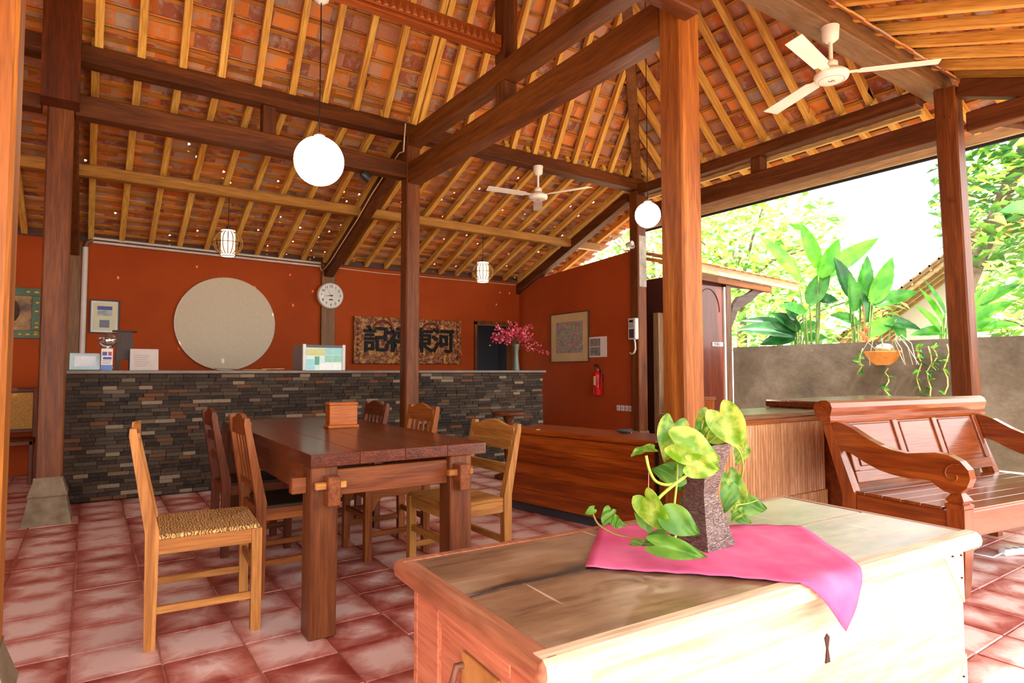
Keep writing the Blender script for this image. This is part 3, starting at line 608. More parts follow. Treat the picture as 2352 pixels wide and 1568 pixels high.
ARM = [(0, .85), (.05, .835), (.1, .815), (.15, .785), (.2, .755), (.26, .728), (.32, .71), (.4, .70), (.47, .712), (.53, .722), (.59, .715), (.64, .69), (.672, .65), (.68, .605), (.665, .56), (.635, .53), (.60, .52), (.565, .527), (.535, .547), (.505, .57), (.46, .572), (.4, .565), (.32, .572), (.25, .588), (.18, .618), (.1, .66), (.06, .672), (0, .672)]
for x in (.0, BL-.07):
    a = MB().prism([(BD+.06-t_*1.1 if t_ > 0 else BD+.085, z) for t_, z in ARM], x+.008, x+.062, Matrix(((0, 1, 0, 0), (1, 0, 0, 0), (0, 0, 1, 0), (0, 0, 0, 1)))).build('arm', BEN('y'), bt)
    for sx in (x+.006, x+.064):
        MB().tube([(sx, BD+.06-(.675+(.062-.0042*i)*math.cos(i*.42+1.2)), .615+(.062-.0042*i)*math.sin(i*.42+1.2)) for i in range(14)], .004, 6).build('scroll_carving', BEN('z'), a)
    cx, cy = x+.0425, .045
    MB().taper([(.445, cx-.042, cx+.042, cy-.042, cy+.042), (.452, cx-.046, cx+.046, cy-.046, cy+.046), (.468, cx-.046, cx+.046, cy-.046, cy+.046), (.474, cx-.034, cx+.034, cy-.034, cy+.034), (.49, cx-.044, cx+.044, cy-.044, cy+.044), (.525, cx-.02, cx+.02, cy-.022, cy+.022), (.535, cx-.024, cx+.024, cy-.03, cy+.03)]).build('arm_support', BEN('z'), bt)
# reclining back: frame, muntins and sunk panels in its own tilted frame
TB = Matrix.Translation((0, BD-.045, .46)) @ Matrix.Rotation(math.radians(-17), 4, 'X')
B((.07, -.016, .02), (BL-.07, .016, .09), .004, TB).build('bottom_rail', BEN('x'), bt)
xs = [.07, .115, .57, .615, 1.0, 1.045, BL-.115, BL-.07]
for k in range(0, 8, 2): B((xs[k], -.017, .09), (xs[k+1], .017, .40), .004, TB).build('muntin', BEN('z'), bt)
for k in (1, 3, 5):
    B((xs[k], -.004, .09), (xs[k+1], .008, .40), 0, TB).build('back_panel', BEN('x'), bt); B((xs[k]+.03, -.011, .115), (xs[k+1]-.03, -.003, .375), .006, TB).build('raised_field', BEN('x'), bt)
tp = [(-.022, .385), (-.03, .40), (-.034, .425), (-.048, .445), (-.062, .47), (-.06, .50), (-.04, .522), (0, .532), (.045, .525), (.065, .495), (.06, .45), (.03, .40), (.022, .385)]
MB().prism(tp, 0, 1, TB @ Matrix(((0, BL+.08, 0, -.04), (1, 0, 0, 0), (0, 0, 1, 0), (0, 0, 0, 1)))).build('top_rail', BEN('x'), bt)
def at(px, py, f):
    """point f metres along the viewing axis that the photograph shows at px,py"""
    return Vector((0, 0, H))+(fwd+rgt*((px-1176)/FPX)-up*((py-784)/FPX))*f
# ---------------------------------------------------------------- low furniture behind the chest
d = Vector((.157, -.988)); ang = math.atan2(d.y, d.x)
t = thing('sideboard', 'low plank fronted wooden sideboard between the slim post and the potted vine', 'sideboard', (2.95, 4.38, 0), ang)
SL_ = 1.45
for k in range(5):
    B((0, 0, .075+k*.112), (SL_, .022, .075+(k+1)*.112-.002), .002).build('plank', PLK('x'), t)
B((-.02, -.012, .637), (SL_+.02, .44, .677), .008).build('top_board', PLK('x'), t)
B((0, .022, .075), (.03, .42, .637), .003).build('end_panel', wood('dark_end', '2e140c', '4a2214', 'z'), t); B((SL_-.03, .022, .075), (SL_, .42, .637), .003).build('end_panel', wood('dark_end', '2e140c', '4a2214', 'z'), t)
B((.03, .40, .075), (SL_-.03, .42, .637)).build('back_panel', PLK('x'), t); B((.0, .03, 0), (SL_, .07, .075)).build('plinth', plain('dark_plinth', '34353c', .5), t); B((0, .36, 0), (SL_, .40, .075)).build('plinth', plain('dark_plinth', '34353c', .5), t)
WS = plain('white_scrap', 'e8c8a0', .7)
for k, (u, v) in enumerate(((.12, .02), (.33, .03))):
    p = Vector((2.95, 4.38))+d*u+Vector((.988, .157))*v
    tag(MB().add([(-.02, 0, 0), (.02, 0, 0), (.004, -.012, 0), (-.02, 0, .003), (.02, 0, .003), (.004, -.012, .003)], [(0, 2, 1), (3, 4, 5), (0, 1, 4, 3), (1, 2, 5, 4), (2, 0, 3, 5)]).build('paper_scrap', WS, None, (p.x, p.y, .6775)), 'small pale scrap lying on the %s end of the sideboard top' % ('far left' if k == 0 else 'inner left'), 'scrap', 'scraps on the sideboard')
p = Vector((2.95, 4.38))+d*.98+Vector((.988, .157))*.30
t = thing('key_bunch', 'small blue grey bundle lying on the sideboard near the sockets', 'keys', (p.x, p.y, .677), ang)
MB().sphere((0, 0, .016), .05, 12, 8, (1.3, .6, .3)).build('pouch', plain('blue_pouch', '44505c', .5), t); MB().tube([(.05+.02*math.cos(a), .01, .02+.015*math.sin(a)) for a in [k*.6 for k in range(10)]], .003, 6).build('ring', plain('steel', '9a9aa0', .3, metal=.9), t)
BAMB = wood('bamboo_skin', '94603a', 'e0b48c', 'z', 2.2, .4, .2, mid='c08a5c')
t = thing('bamboo_cabinet', 'low cabinet clad in split bamboo standing behind the chest and left of the bench', 'cabinet', (3.12, 2.45, 0))
B((0, .02, .0), (1.32, .40, .83)).build('carcass', POST('x'), t)
for k in range(44): MB().lathe([(.0148, .30), (.0148, .80)], 8, Matrix.Translation((.018+k*.0298, .014, 0)) @ Matrix.Diagonal((1, .6, 1, 1))).build('bamboo_strip', BAMB, t)
for k in range(3): B((.005+k*.44, -.004, 0), (.438+k*.44, .02, .298), .003).build('base_panel', BAMB, t)
B((0, -.006, .80), (1.32, .02, .835), .003).build('top_strip', OCH('x'), t); B((-.01, -.02, .835), (1.33, .41, .87), .006).build('top_board', wood('gloss_top', '6a4a34', '8a6a50', 'x', 1., .18, .6), t)
t = thing('console_cabinet', 'dark polished console standing behind the back of the bench', 'cabinet', (4.46, 2.34, 0))
B((0, 0, .06), (1.58, .58, .87), .006).build('body', BEN('x'), t); B((-.02, -.03, .87), (1.6, .6, .925), .01).build('top_board', wood('console_top', '5a2a16', '7a3c20', 'x', 1., .15, .6), t); B((.04, .04, 0), (1.54, .54, .06)).build('plinth', POST('x'), t)
t = thing('pedestal_table', 'small round dark pedestal table standing in front of the counter', 'table', (3.78, 5.6, 0))
MB().lathe([(.18, .68), (.185, .69), (.185, .705), (.18, .712)], 28).build('top', DCH('x'), t); MB().lathe([(.045, .05), (.03, .12), (.05, .3), (.03, .4), (.04, .6), (.07, .68)], 16).build('column', DCH('z'), t); MB().lathe([(.15, 0), (.15, .03), (.05, .06)], 20).build('foot', DCH('z'), t)
t = thing('power_strip', 'white power strip lying on the floor under the bench', 'power strip', tuple(at(2338, 1212, 3.9))[:2]+(0,), math.radians(-20))
B((-.14, -.028, 0), (.14, .028, .04), .01).build('body', plain('strip_white', 'e4e6ea', .4), t)
for k in range(4): MB().lathe([(.018, .0402), (.015, .041)], 14, Matrix.Translation((-.09+k*.06, 0, 0))).build('socket', plain('strip_grey', '8a8f96', .5), t)
MB().tube([(-.14, 0, .015), (-.25, -.03, .006), (-.3, .08, .006), (-.22, .2, .006), (-.1, .3, .006)], .005, 6).build('cord', plain('strip_white', 'e4e6ea', .4), t)

# ---------------------------------------------------------------- reception counter with stone strips
t = thing('reception_counter', 'long reception counter clad in thin dark stone strips', 'counter', (-.16, 6.65, 0)); RL = 5.2
B((0, .03, 0), (RL, .62, 1.13)).build('body', plain('counter_core', '2a2422', .8), t)
B((-.01, -.02, 1.135), (RL+.05, .64, 1.165), .004).build('counter_top', plain('counter_stone_top', '5e544a', .4, '72675c', 6), t)
SCOL = ['2a201a', '33281f', '3c3026', '463a2e', '2c221c', '4e4236', '352a22', '6a5a4a', '44301f', '84725e', '241c17', '643f26', '3a302a', '4a3b2e']
SM = attrmat('stone_strip', .7, '5a5048', .5, 40., .35, .5, .65); SVAR = []
for c in SCOL:
    for L in (.11, .14, .17):
        me = MB().box((0, -.012, 0), (L-.002, .03, .0338), None, .002).mesh('stone_strip', SM); setcol(me, c); SVAR.append((me, L))
pieces = []
for r_ in range(32):
    x = -random.uniform(0, .1) if r_ else 0.; x = 0.
    first = True
    while x < RL-.02:
        k = random.randrange(len(SVAR)); 
        if random.random() < .25: k = random.randrange(12)
        L = SVAR[k][1]
        if first: x -= 0; first = False
        sx = min(1., (RL-x)/L)
        if x == 0: sx = random.uniform(.25, 1.)
        pieces.append((Matrix.Translation((x, random.uniform(-.006, .008), .012+r_*.0349)) @ Matrix.Diagonal((sx, 1, 1, 1)), k)); x += L*sx
vis, rest = split(pieces, lambda q: Vector((-.16, 6.65, 0))+q[0].translation+Vector((.08, 0, .02)))
for M, k in vis: put('stone_strip', SVAR[k][0], t, mw=M)
stuff_from(rest, [v[0] for v in SVAR], 'stone_strips_remaining', t, SM)

# things on the counter
CZ = 1.165
WHT = plain('white_card', 'e6e2de', .6); BLK = plain('black_plastic', '141416', .4)
t = thing('photo_frame', 'small pale blue picture frame tilted at the left end of the counter', 'frame', (-.03, 6.78, CZ))
TT = Matrix.Translation((0, 0, .004)) @ Matrix.Rotation(math.radians(-20), 4, 'X')
B((-.115, -.008, 0), (.115, .008, .16), .003, TT).build('frame', plain('pale_frame', 'bcd8dc', .3), t); B((-.08, -.011, .03), (.08, -.008, .13), 0, TT).build('picture', plain('frame_pic', 'e8eef4', .15, 'cfdae6', 6), t); B((-.02, .05, 0), (.02, .06, .10), 0).build('stand', BLK, t)
t = thing('bulb_stand', 'silver glass bulb on a printed blue and white cardboard column on the counter', 'ornament', (.135, 6.8, CZ))
B((-.045, -.03, 0), (.045, .03, .2), .002).build('column', WHT, t)
PB = plain('print_blue', '3c4f9a', .5); PR = plain('print_red', 'a84858', .5)
for a, b, c, e, m in ((-.036, .0, .135, .17, PB), (.008, .036, .135, .17, PR), (-.03, .036, .1, .122, PB), (-.045, .045, .002, .05, plain('print_skyblue', '5f86c8', .5)), (-.036, .03, .065, .07, PR), (-.036, .036, .085, .089, PB)): B((a, -.0315, c), (b, -.03, e)).build('printed_block', m, t)
MB().sphere((0, 0, .275), .082, 24, 14, (1, 1, .85)).build('bulb', plain('mercury_glass', 'e0dcd4', .06, metal=.9), t); MB().lathe([(.03, .2), (.022, .215)], 16).build('neck', plain('mercury_glass', 'e0dcd4', .06, metal=.9), t)
for k, (x, c, w) in enumerate(((.025, 'c8c83c', .025), (.155, '1c2030', .03))):
    t2 = thing('small_packet', ['little yellow packet', 'little black box'][k]+' beside the printed column on the counter', 'packet', (x, 6.86, CZ)); B((-w, -.015, 0), (w, .015, .07), .003).build('box', plain('packet%d' % k, c, .5), t2); B((-w, -.0165, .02), (w, -.0152, .035)).build('band', WHT, t2)
t = thing('wooden_statue_stand', 'dark brown wooden pedestal with a flat top on the counter', 'pedestal', (.275, 6.95, CZ)); DW = wood('dark_statue', '2c1c16', '4a3026', 'z')
B((-.1, -.06, .365), (.1, .06, .378), .003).build('top', DW, t)
MB().taper([(.10, -.075, .075, -.045, .045), (.2, -.07, .07, -.045, .045), (.365, -.06, .06, -.04, .04)]).build('body', DW, t)
for x in (-.06, .045): MB().taper([(0, x-.01, x+.022, -.035, .0), (.10, x-.012, x+.028, -.04, .02)]).build('leg', DW, t)
t = thing('tent_card', 'white folded tent card with grey text lines standing on the counter', 'card', (.43, 6.78, CZ))
B((-.115, -.002, 0), (.115, .002, .205), 0, Matrix.Translation((0, -.04, 0)) @ Matrix.Rotation(math.radians(-12), 4, 'X')).build('front_leaf', plain('card_grey', 'c9bdb6', .6), t); B((-.115, -.002, 0), (.115, .002, .205), 0, Matrix.Translation((0, .045, 0)) @ Matrix.Rotation(math.radians(12), 4, 'X')).build('back_leaf', plain('card_grey', 'c9bdb6', .6), t)
GL = plain('text_grey', '9a9090', .6)
for k in range(6): B((-.085, -.0035, .04+k*.02), (.02+.012*(k % 3), -.0022, .044+k*.02), 0, Matrix.Translation((0, -.04, 0)) @ Matrix.Rotation(math.radians(-12), 4, 'X')).build('text_line', GL, t)
t = thing('menu_book', 'flat brown menu folders lying open on the counter in front of the round mat', 'menu', (1.38, 6.74, CZ))
for k, (x, c, w) in enumerate(((-.22, '8a6a3c', .12), (.0, 'c09a50', .13), (.2, 'd8b878', .11))): B((x-w, -.05, .0+.004*k), (x+w, .1, .006+.004*k), .001, Matrix.Rotation(math.radians(3-2*k), 4, 'Y')).build('folder', plain('menu%d' % k, c, .5, '6a4420', 12), t)
t = thing('display_cooler', 'small white glass fronted display cooler with green posters on the counter', 'cooler', (2.12, 6.72, CZ))
GRY = plain('cooler_grey', '8a8080', .5)
B((-.24, .0, 0), (.22, .38, .275), .006).build('cabinet', GRY, t); 
for x in (-.24, .19): B((x, -.018, 0), (x+.035, 0, .282), .004).build('frame_post', plain('cooler_white', 'd8dcda', .35), t)
B((-.205, -.012, .245), (.19, 0, .27)).build('top_strip', plain('cooler_dark', '20242a', .3), t)
B((-.205, -.006, .0), (.19, -.001, .245)).build('glass_front', plain('cooler_glass', 'bfe0dc', .12), t)
for a, b, c, e, col in ((-.2, .0, .16, .235, 'c8cc7a'), (.0, .185, .17, .24, '8fd0d0'), (.0, .185, .09, .165, '8ccbb0'), (-.2, -.11, .01, .12, '8fd8e0'), (-.11, -.06, .06, .15, '3f9a78'), (-.06, .185, .005, .075, 'f2f6f6')): B((a, -.0085, c), (b, -.0062, e)).build('poster', plain('poster_'+col, col, .3, None, 30), t)
t = thing('blossom_vase', 'tall grey green vase of pink artificial blossom at the right end of the counter', 'vase', (4.80, 6.93, CZ))
MB().lathe([(.052, 0), (.05, .03), (.035, .15), (.03, .24), (.045, .33), (.05, .36), (.042, .36)], 20).build('vase', plain('vase_green', '5c6a5e', .35), t)
rb = random.Random(3); PK = [plain('blossom_a', 'e8506c', .6), plain('blossom_b', 'f48a98', .6), plain('blossom_c', 'cc3858', .6)]
stems = []
for k in range(16):
    a = rb.uniform(-1.5, 1.5); L = rb.uniform(.22, .42); tip = Vector((math.sin(a)*L*1.05, rb.uniform(-.12, .12), .36+math.cos(a)*L*.75)); stems.append(tip)
stems += [Vector((.46, -.12, .24)), Vector((.36, -.08, .34)), Vector((-.34, .0, .46))]
fl = [MB(), MB(), MB()]
for tip in stems:
    mid = Vector((tip.x*.4, tip.y*.4, .36+(tip.z-.36)*.75+.03)); pts = [Vector((0, 0, .3))*(1-s)**2+mid*2*s*(1-s)+tip*s*s for s in [i/8 for i in range(9)]]
    MB().tube(pts, .003, 5).build('twig', plain('twig_brown', '5a3024', .8), t)
    for i in range(3, 9):
        for q in range(5):
            c = pts[i]+Vector((rb.gauss(0, .018), rb.gauss(0, .018), rb.gauss(0, .018))); R_ = Matrix.Translation(c) @ Matrix.Rotation(rb.uniform(0, 6), 4, Vector((rb.uniform(-1, 1), rb.uniform(-1, 1), rb.uniform(-1, 1))))
            s = rb.uniform(.012, .022); fl[rb.randrange(3)].add([(-s, 0, 0), (0, -s*.7, s*.3), (s, 0, 0), (0, s*.7, s*.3)], [(0, 1, 2, 3)], R_).add([(0, -s, 0), (s*.7, 0, s*.3), (0, s, 0), (-s*.7, 0, s*.3)], [(0, 1, 2, 3)], R_)
for k in range(3): tag(fl[k].build('petals', PK[k], t), kind='stuff')

# ---------------------------------------------------------------- things on the back wall
t = thing('round_mat', 'big round pale woven bamboo mat hanging on the orange wall', 'mat', (1.48, 8.83, 1.78))
mm, nt, b_ = newmat('woven_mat'); tc = nt.nodes.new('ShaderNodeTexCoord'); ck = nd(nt, 'ShaderNodeTexChecker', Scale=90.); ck.inputs[1].default_value = lin('dccdb4'); ck.inputs[2].default_value = lin('c4b498')
mp = nd(nt, 'ShaderNodeMapping'); mp.inputs['Rotation'].default_value = (0, math.radians(45), 0); nt.links.new(tc.outputs['Object'], mp.inputs[0]); nt.links.new(mp.outputs[0], ck.inputs[0]); n1 = nd(nt, 'ShaderNodeTexNoise', Scale=30., Detail=4.); mx = nd(nt, 'ShaderNodeMixRGB', _blend_type='MULTIPLY'); mx.inputs[0].default_value = .2
nt.links.new(ck.outputs[0], mx.inputs[1]); nt.links.new(n1.outputs[0], mx.inputs[2]); nt.links.new(mx.outputs[0], b_.inputs['Base Color']); b_.inputs['Roughness'].default_value = .6; bump(nt, b_, ck.outputs[1], .4, .004)
RX = Matrix.Rotation(math.pi/2, 4, 'X')
MB().lathe([(.60, -.012), (.60, .012)], 64, RX, False).build('weave', mm, t); MB().tube([(.605*math.cos(a*math.pi/36), -.008, .605*math.sin(a*math.pi/36)) for a in range(72)], .009, 6, None, True).build('rim', plain('mat_rim', 'd0c4ac', .6), t)
t = thing('wall_clock', 'round white wall clock on the wooden pilaster', 'clock', (2.84, 8.79, 2.24))
MB().lathe([(.19, -.01), (.19, .02), (.175, .035)], 48, RX).build('case', plain('clock_case', 'd4cabb', .35), t); MB().lathe([(.168, .030), (.168, .0362)], 48, RX, False).build('dial', plain('clock_dial', 'dcdcd4', .5), t)
ink = plain('clock_ink', '20242a', .5)
mbn = MB()
for h_ in range(1, 13):
    a = math.pi/2-h_*math.pi/6; me = text_mesh(str(h_), .05, ink, .0008, .001)
    Mx = Matrix.Translation((.132*math.cos(a), -.0375, .132*math.sin(a))) @ RX
    mbn.add([v.co for v in me.vertices], [tuple(p.vertices) for p in me.polygons], Mx)
mbn.build('numerals', ink, t)
def hand(a, L, w, m, name):
    a = math.radians(90-a); MB().add([(math.cos(a)*L, -.041, math.sin(a)*L), (-math.cos(a)*L*.25-math.sin(a)*w, -.041, -math.sin(a)*L*.25+math.cos(a)*w), (-math.cos(a)*L*.25+math.sin(a)*w, -.041, -math.sin(a)*L*.25-math.cos(a)*w), (0, -.043, 0)], [(0, 1, 2), (0, 3, 1), (0, 2, 3), (1, 3, 2)]).build(name, m, t)
hand(262, .12, .007, ink, 'minute_hand'); hand(262, .085, .009, ink, 'hour_hand'); hand(328, .12, .004, plain('clock_red', 'c04838', .5), 'second_hand')
B((-.028, -.038, -.068), (.028, -.0366, -.05)).build('brand_plate', ink, t)
# carved signboard
t = thing('carved_signboard', 'carved gold and red signboard with large dark Chinese characters', 'sign', (4.10, 8.80, 1.27))
sb, nt, b_ = newmat('gold_carving'); mp = coords(nt); v1 = nd(nt, 'ShaderNodeTexVoronoi', Scale=22.); n1 = nd(nt, 'ShaderNodeTexNoise', Scale=17., Detail=7., Roughness=.75); nt.links.new(mp.outputs[0], v1.inputs['Vector']); nt.links.new(mp.outputs[0], n1.inputs['Vector'])
r = ramp(nt, [(.35, '4a1a10'), (.47, '7a3a1a'), (.55, 'a8742c'), (.68, 'd0a048')]); nt.links.new(n1.outputs[0], r.inputs[0]); nt.links.new(r.outputs[0], b_.inputs['Base Color']); b_.inputs['Roughness'].default_value = .45; bump(nt, b_, v1.outputs[0], .8, .02)
B((-.90, -.015, 0), (.90, .03, .70), .006).build('board', sb, t)
CHI = plain('sign_black', '06080a', .6)
for k, ch_ in enumerate('記福東河'):
    me = text_mesh(ch_, .41, CHI, .012, .010, 'character'); put('character', me, t, mw=Matrix.Translation((-.56+k*.375, -.02, .34)) @ RX)
for x in (-.84, .84):
    for k in range(7): MB().lathe([(.022, 0), (.012, .012)], 7, Matrix.Translation((x, -.015, .12+k*.08)) @ RX, False).build('carved_dot', plain('carved_red', '6a1c16', .5), t)
for x in (-.45, .35): MB().tube([(x+.15*math.cos(a*math.pi/8), -.02, .52+.12*math.sin(a*math.pi/8)) for a in range(9)], .018, 6).build('carved_arch', plain('carved_red', '6a1c16', .5), t)
def framed(name, label, cat, loc, w, h, border, fm, pm_, rot=None, mat_w=0, mat_m=None):
    t = thing(name, label, cat, loc, rot or 0); 
    for a, b, c, e in ((-w/2, w/2, -h/2, -h/2+border), (-w/2, w/2, h/2-border, h/2), (-w/2, -w/2+border, -h/2+border, h/2-border), (w/2-border, w/2, -h/2+border, h/2-border)): B((a, -.03, c), (b, 0, e), .003).build('frame_bar', fm, t)
    i = border
    if mat_w: B((-w/2+i, -.012, -h/2+i), (w/2-i, -.004, h/2-i)).build('mount', mat_m, t); i += mat_w; 
    B((-w/2+i, -.016, -h/2+i), (w/2-i, -.0125 if mat_w else -.004, h/2-i)).build('picture', pm_, t); return t
t = framed('certificate', 'framed certificate with blue blocks on cream hung beside the white conduit', 'certificate', (.14, 8.85, 1.81), .30, .40, .014, BLK, plain('cert_cream', 'cfc08a', .3, 'b8b890', 5), 0, .022, WHT)
for a, b, c, e, m in ((-.075, .075, .08, .125, PB), (-.075, .075, .01, .075, plain('cert_grey', '9aa6a0', .3, '6a7a80', 20)), (-.05, .05, -.13, -.04, plain('cert_slate', '5c5c74', .4))): B((a, -.0172, c), (b, -.016, e)).build('printed_block', m, t)
pm2 = plain('ochre_painting', '4a2a1a', .5, 'b88a48', 6)
t = framed('carved_picture', 'ochre painting in a green frame with gold leaves at the left edge', 'picture', (-.76, 8.85, 1.815), .60, .57, .09, plain('green_frame', '2f4a2c', .45, '3c5c38', 10), pm2)
rb = random.Random(5); GO = plain('gold_leaf', 'c8a838', .35)
for k in range(26):
    sx = rb.choice((-1, 1)); x = rb.uniform(-.27, .27) if k % 2 else sx*.255; z = rb.choice((-1, 1))*.24 if k % 2 else rb.uniform(-.25, .25)
    MB().sphere((x, -.032, z), .022, 8, 5, (1., .35, .55), None).build('gold_leaf', GO, t)
MB().sphere((.02, -.016, .02), .12, 16, 10, (.7, .05, 1.1)).build('painted_shape', plain('dark_shape', '2a1c14', .6, '5a3a20', 5), t)
# conduits
t = thing('conduit_pipe', 'white plastic conduit running up and along the top of the orange wall', 'pipe', (0, 8.80, 0)); CW = plain('conduit_white', 'cfc6be', .5)
MB().tube([(-.07, 0, 1.2), (-.07, 0, 2.62)], .03, 10).build('riser', CW, t); MB().tube([(.0, .0, 2.735), (2.70, 0, 2.70)], .016, 8).build('run', CW, t); MB().tube([(.0, .0, 2.69), (2.70, 0, 2.655)], .016, 8).build('run', CW, t); MB().tube([(-.07, 0, 2.62), (-.055, 0, 2.68), (0, 0, 2.71)], .022, 8).build('elbow', plain('conduit_grey', '7a5a48', .6), t)
t = thing('electric_cable', 'white cable clipped along the inclined beam above the clock', 'cable', (2.7, 7.4, 3.0)); o_ = Vector((2.7, 7.4, 3.0))
MB().tube([Vector(p)-o_ for p in ((2.68, 5.9, 3.75), (2.66, 5.9, 3.45), (2.70, 6.1, 3.50), (2.715, 6.5, 3.40), (2.70, 6.9, 3.23), (2.72, 7.4, 3.05), (2.715, 7.9, 2.86), (2.72, 8.4, 2.68), (2.72, 8.78, 2.58), (2.70, 8.8, 2.62), (2.68, 8.78, 2.66))], .008, 6).build('cable', plain('cable_white', 'd8bfa0', .6), t)
MB().tube([Vector(p)-o_ for p in ((2.9, 8.82, 2.66), (3.6, 8.82, 2.64), (4.2, 8.82, 2.645), (5.4, 8.82, 2.65), (6.1, 8.82, 2.655))], .007, 6).build('cable', plain('cable_white', 'd8bfa0', .6), t)

# ---------------------------------------------------------------- things on the right wall and meter post
RWM = Matrix.Rotation(-math.pi/2, 4, 'Z')
bk, nt, b_ = newmat('batik_picture'); mp = coords(nt, (1, 1, 1), False); v1 = nd(nt, 'ShaderNodeTexVoronoi', Scale=38.); n1 = nd(nt, 'ShaderNodeTexNoise', Scale=60., Detail=5., Roughness=.8); nt.links.new(mp.outputs[0], v1.inputs['Vector']); nt.links.new(mp.outputs[0], n1.inputs['Vector'])
r = ramp(nt, [(.3, '3c3630'), (.42, '7a6048'), (.5, '8a8c80'), (.58, 'b09468'), (.7, 'd8ccb4')]); nt.links.new(n1.outputs[0], r.inputs[0]); mx = nd(nt, 'ShaderNodeMixRGB'); mx.inputs[0].default_value = .3; nt.links.new(r.outputs[0], mx.inputs[1]); nt.links.new(v1.outputs['Color'], mx.inputs[2]); nt.links.new(mx.outputs[0], b_.inputs['Base Color']); b_.inputs['Roughness'].default_value = .35
framed('batik_picture', 'framed picture of a busy crowd with a wide cream mount on the rust wall', 'picture', (6.2, 7.47, 1.68), .94, .78, .016, plain('thin_frame', '5a3420', .5), bk, -math.pi/2, .13, plain('cream_mount', 'd6b98a', .6))
t = thing('wall_calendar', 'white wall calendar with photographs beside the batik picture', 'calendar', (6.2, 6.82, 1.51), -math.pi/2)
B((-.19, -.012, -.15), (.19, 0, .15), .002).build('sheet', WHT, t)
for a, b in ((-.13, .0), (.01, .125)): B((-.165, -.0135, a), (.06, -.012, b)).build('photo', plain('cal_photo', '5a5a64', .4, 'a0988c', 25), t)
t = thing('fire_extinguisher', 'red fire extinguisher hanging on the rust wall', 'extinguisher', (6.11, 6.73, .81))
RED = plain('extinguisher_red', 'd01418', .25, coat=.4)
MB().lathe([(.062, 0), (.068, .01), (.068, .1), (.071, .105), (.071, .12), (.068, .125), (.068, .28), (.055, .325), (.03, .345), (.022, .36)], 24).build('cylinder', RED, t)
MB().lathe([(.026, .355), (.026, .38), (.015, .385), (.015, .405)], 12).build('valve', plain('valve_steel', '8a8888', .35, metal=.7), t); MB().bar((0, -.02, .40), (-.02, .06, .42), .02, .012).build('lever', BLK, t); MB().bar((0, -.02, .425), (-.02, .055, .445), .02, .012).build('lever', BLK, t)
MB().tube([(.02, -.02, .37), (-.02, -.075, .33), (-.03, -.078, .2), (-.03, -.07, .1)], .009, 8).build('hose', BLK, t)
vs = [(.0695*math.cos(a), .0695*math.sin(a), z) for z in (.14, .27) for a in [math.radians(150+k*10) for k in range(6)]]; MB().add(vs, [(k, k+1, k+7, k+6) for k in range(5)]).build('label', plain('ext_label', 'd8b860', .5, 'e8e0c0', 40), t)
B((.07, -.02, .2), (.09, .02, .3)).build('bracket', BLK, t)
for k in range(4):
    t = thing('wall_socket', 'white wall socket, %s of four low on the rust wall' % ['leftmost', 'second from left', 'third from left', 'rightmost'][k], 'socket', (6.2, 6.40-k*.08, .635), -math.pi/2, 'row of wall sockets')
    B((-.034, -.012, -.04), (.034, 0, .04), .005).build('plate', plain('socket_white', 'dcd6d2', .4), t); MB().lathe([(.016, 0), (.013, .003)], 14, Matrix.Translation((0, -.012, 0)) @ RX).build('outlet', plain('socket_shade', 'b8b2ae', .4), t)
t = thing('meter_box', 'white electricity meter with a looped cable on the post beside the rust wall', 'meter', (6.117, 5.985, 1.50), -math.pi/2)
B((-.07, -.07, .08), (.07, 0, .37), .01).build('case', plain('meter_white', 'c8c6c4', .4), t); B((-.045, -.074, .10), (.05, -.07, .22), .002).build('window', plain('meter_dark', '3a3c40', .2), t); B((-.04, -.074, .31), (.03, -.07, .345)).build('display', BLK, t); B((-.05, -.0735, .24), (.04, -.07, .30)).build('label', plain('meter_label', '9a9a98', .5), t)
MB().tube([(.03, -.05, .085), (.05, -.055, .03), (.055, -.055, -.05), (.03, -.055, -.10), (-.02, -.05, -.115), (-.06, -.04, -.10)], .012, 8).build('cable', plain('meter_white', 'c8c6c4', .4), t)
t = thing('security_camera', 'small white security camera on the post above the rust wall', 'camera', (6.12, 6.0, 2.86))
MB().lathe([(.035, 0), (.035, .09), (.03, .1)], 14, Matrix.Translation((-.12, .0, .0)) @ Matrix.Rotation(math.radians(80), 4, 'X')).build('body', plain('meter_white', 'c8c6c4', .4), t); MB().tube([(0, .0, -.02), (-.06, -.0, -.03), (-.12, -.04, -.01)], .012, 8).build('bracket', plain('meter_white', 'c8c6c4', .4), t); MB().lathe([(.03, 0), (.03, .012)], 14, Matrix.Rotation(-math.pi/2, 4, 'Y')).build('mount', plain('meter_white', 'c8c6c4', .4), t)
t = thing('spotlight', 'small black spotlight clamped under the tie beam right of the large globe', 'spotlight', (2.28, 5.98, 3.19))
MB().lathe([(.02, -.01), (.02, 0)], 12).build('mount', BLK, t); MB().lathe([(.03, 0), (.045, .03), (.045, .09), (.05, .095), (.02, .1)], 16, Matrix.Translation((0, 0, -.05)) @ Matrix.Rotation(math.radians(120), 4, 'Y') @ Matrix.Translation((0, 0, -.05))).build('head', plain('spot_grey', '2a2e36', .4), t)

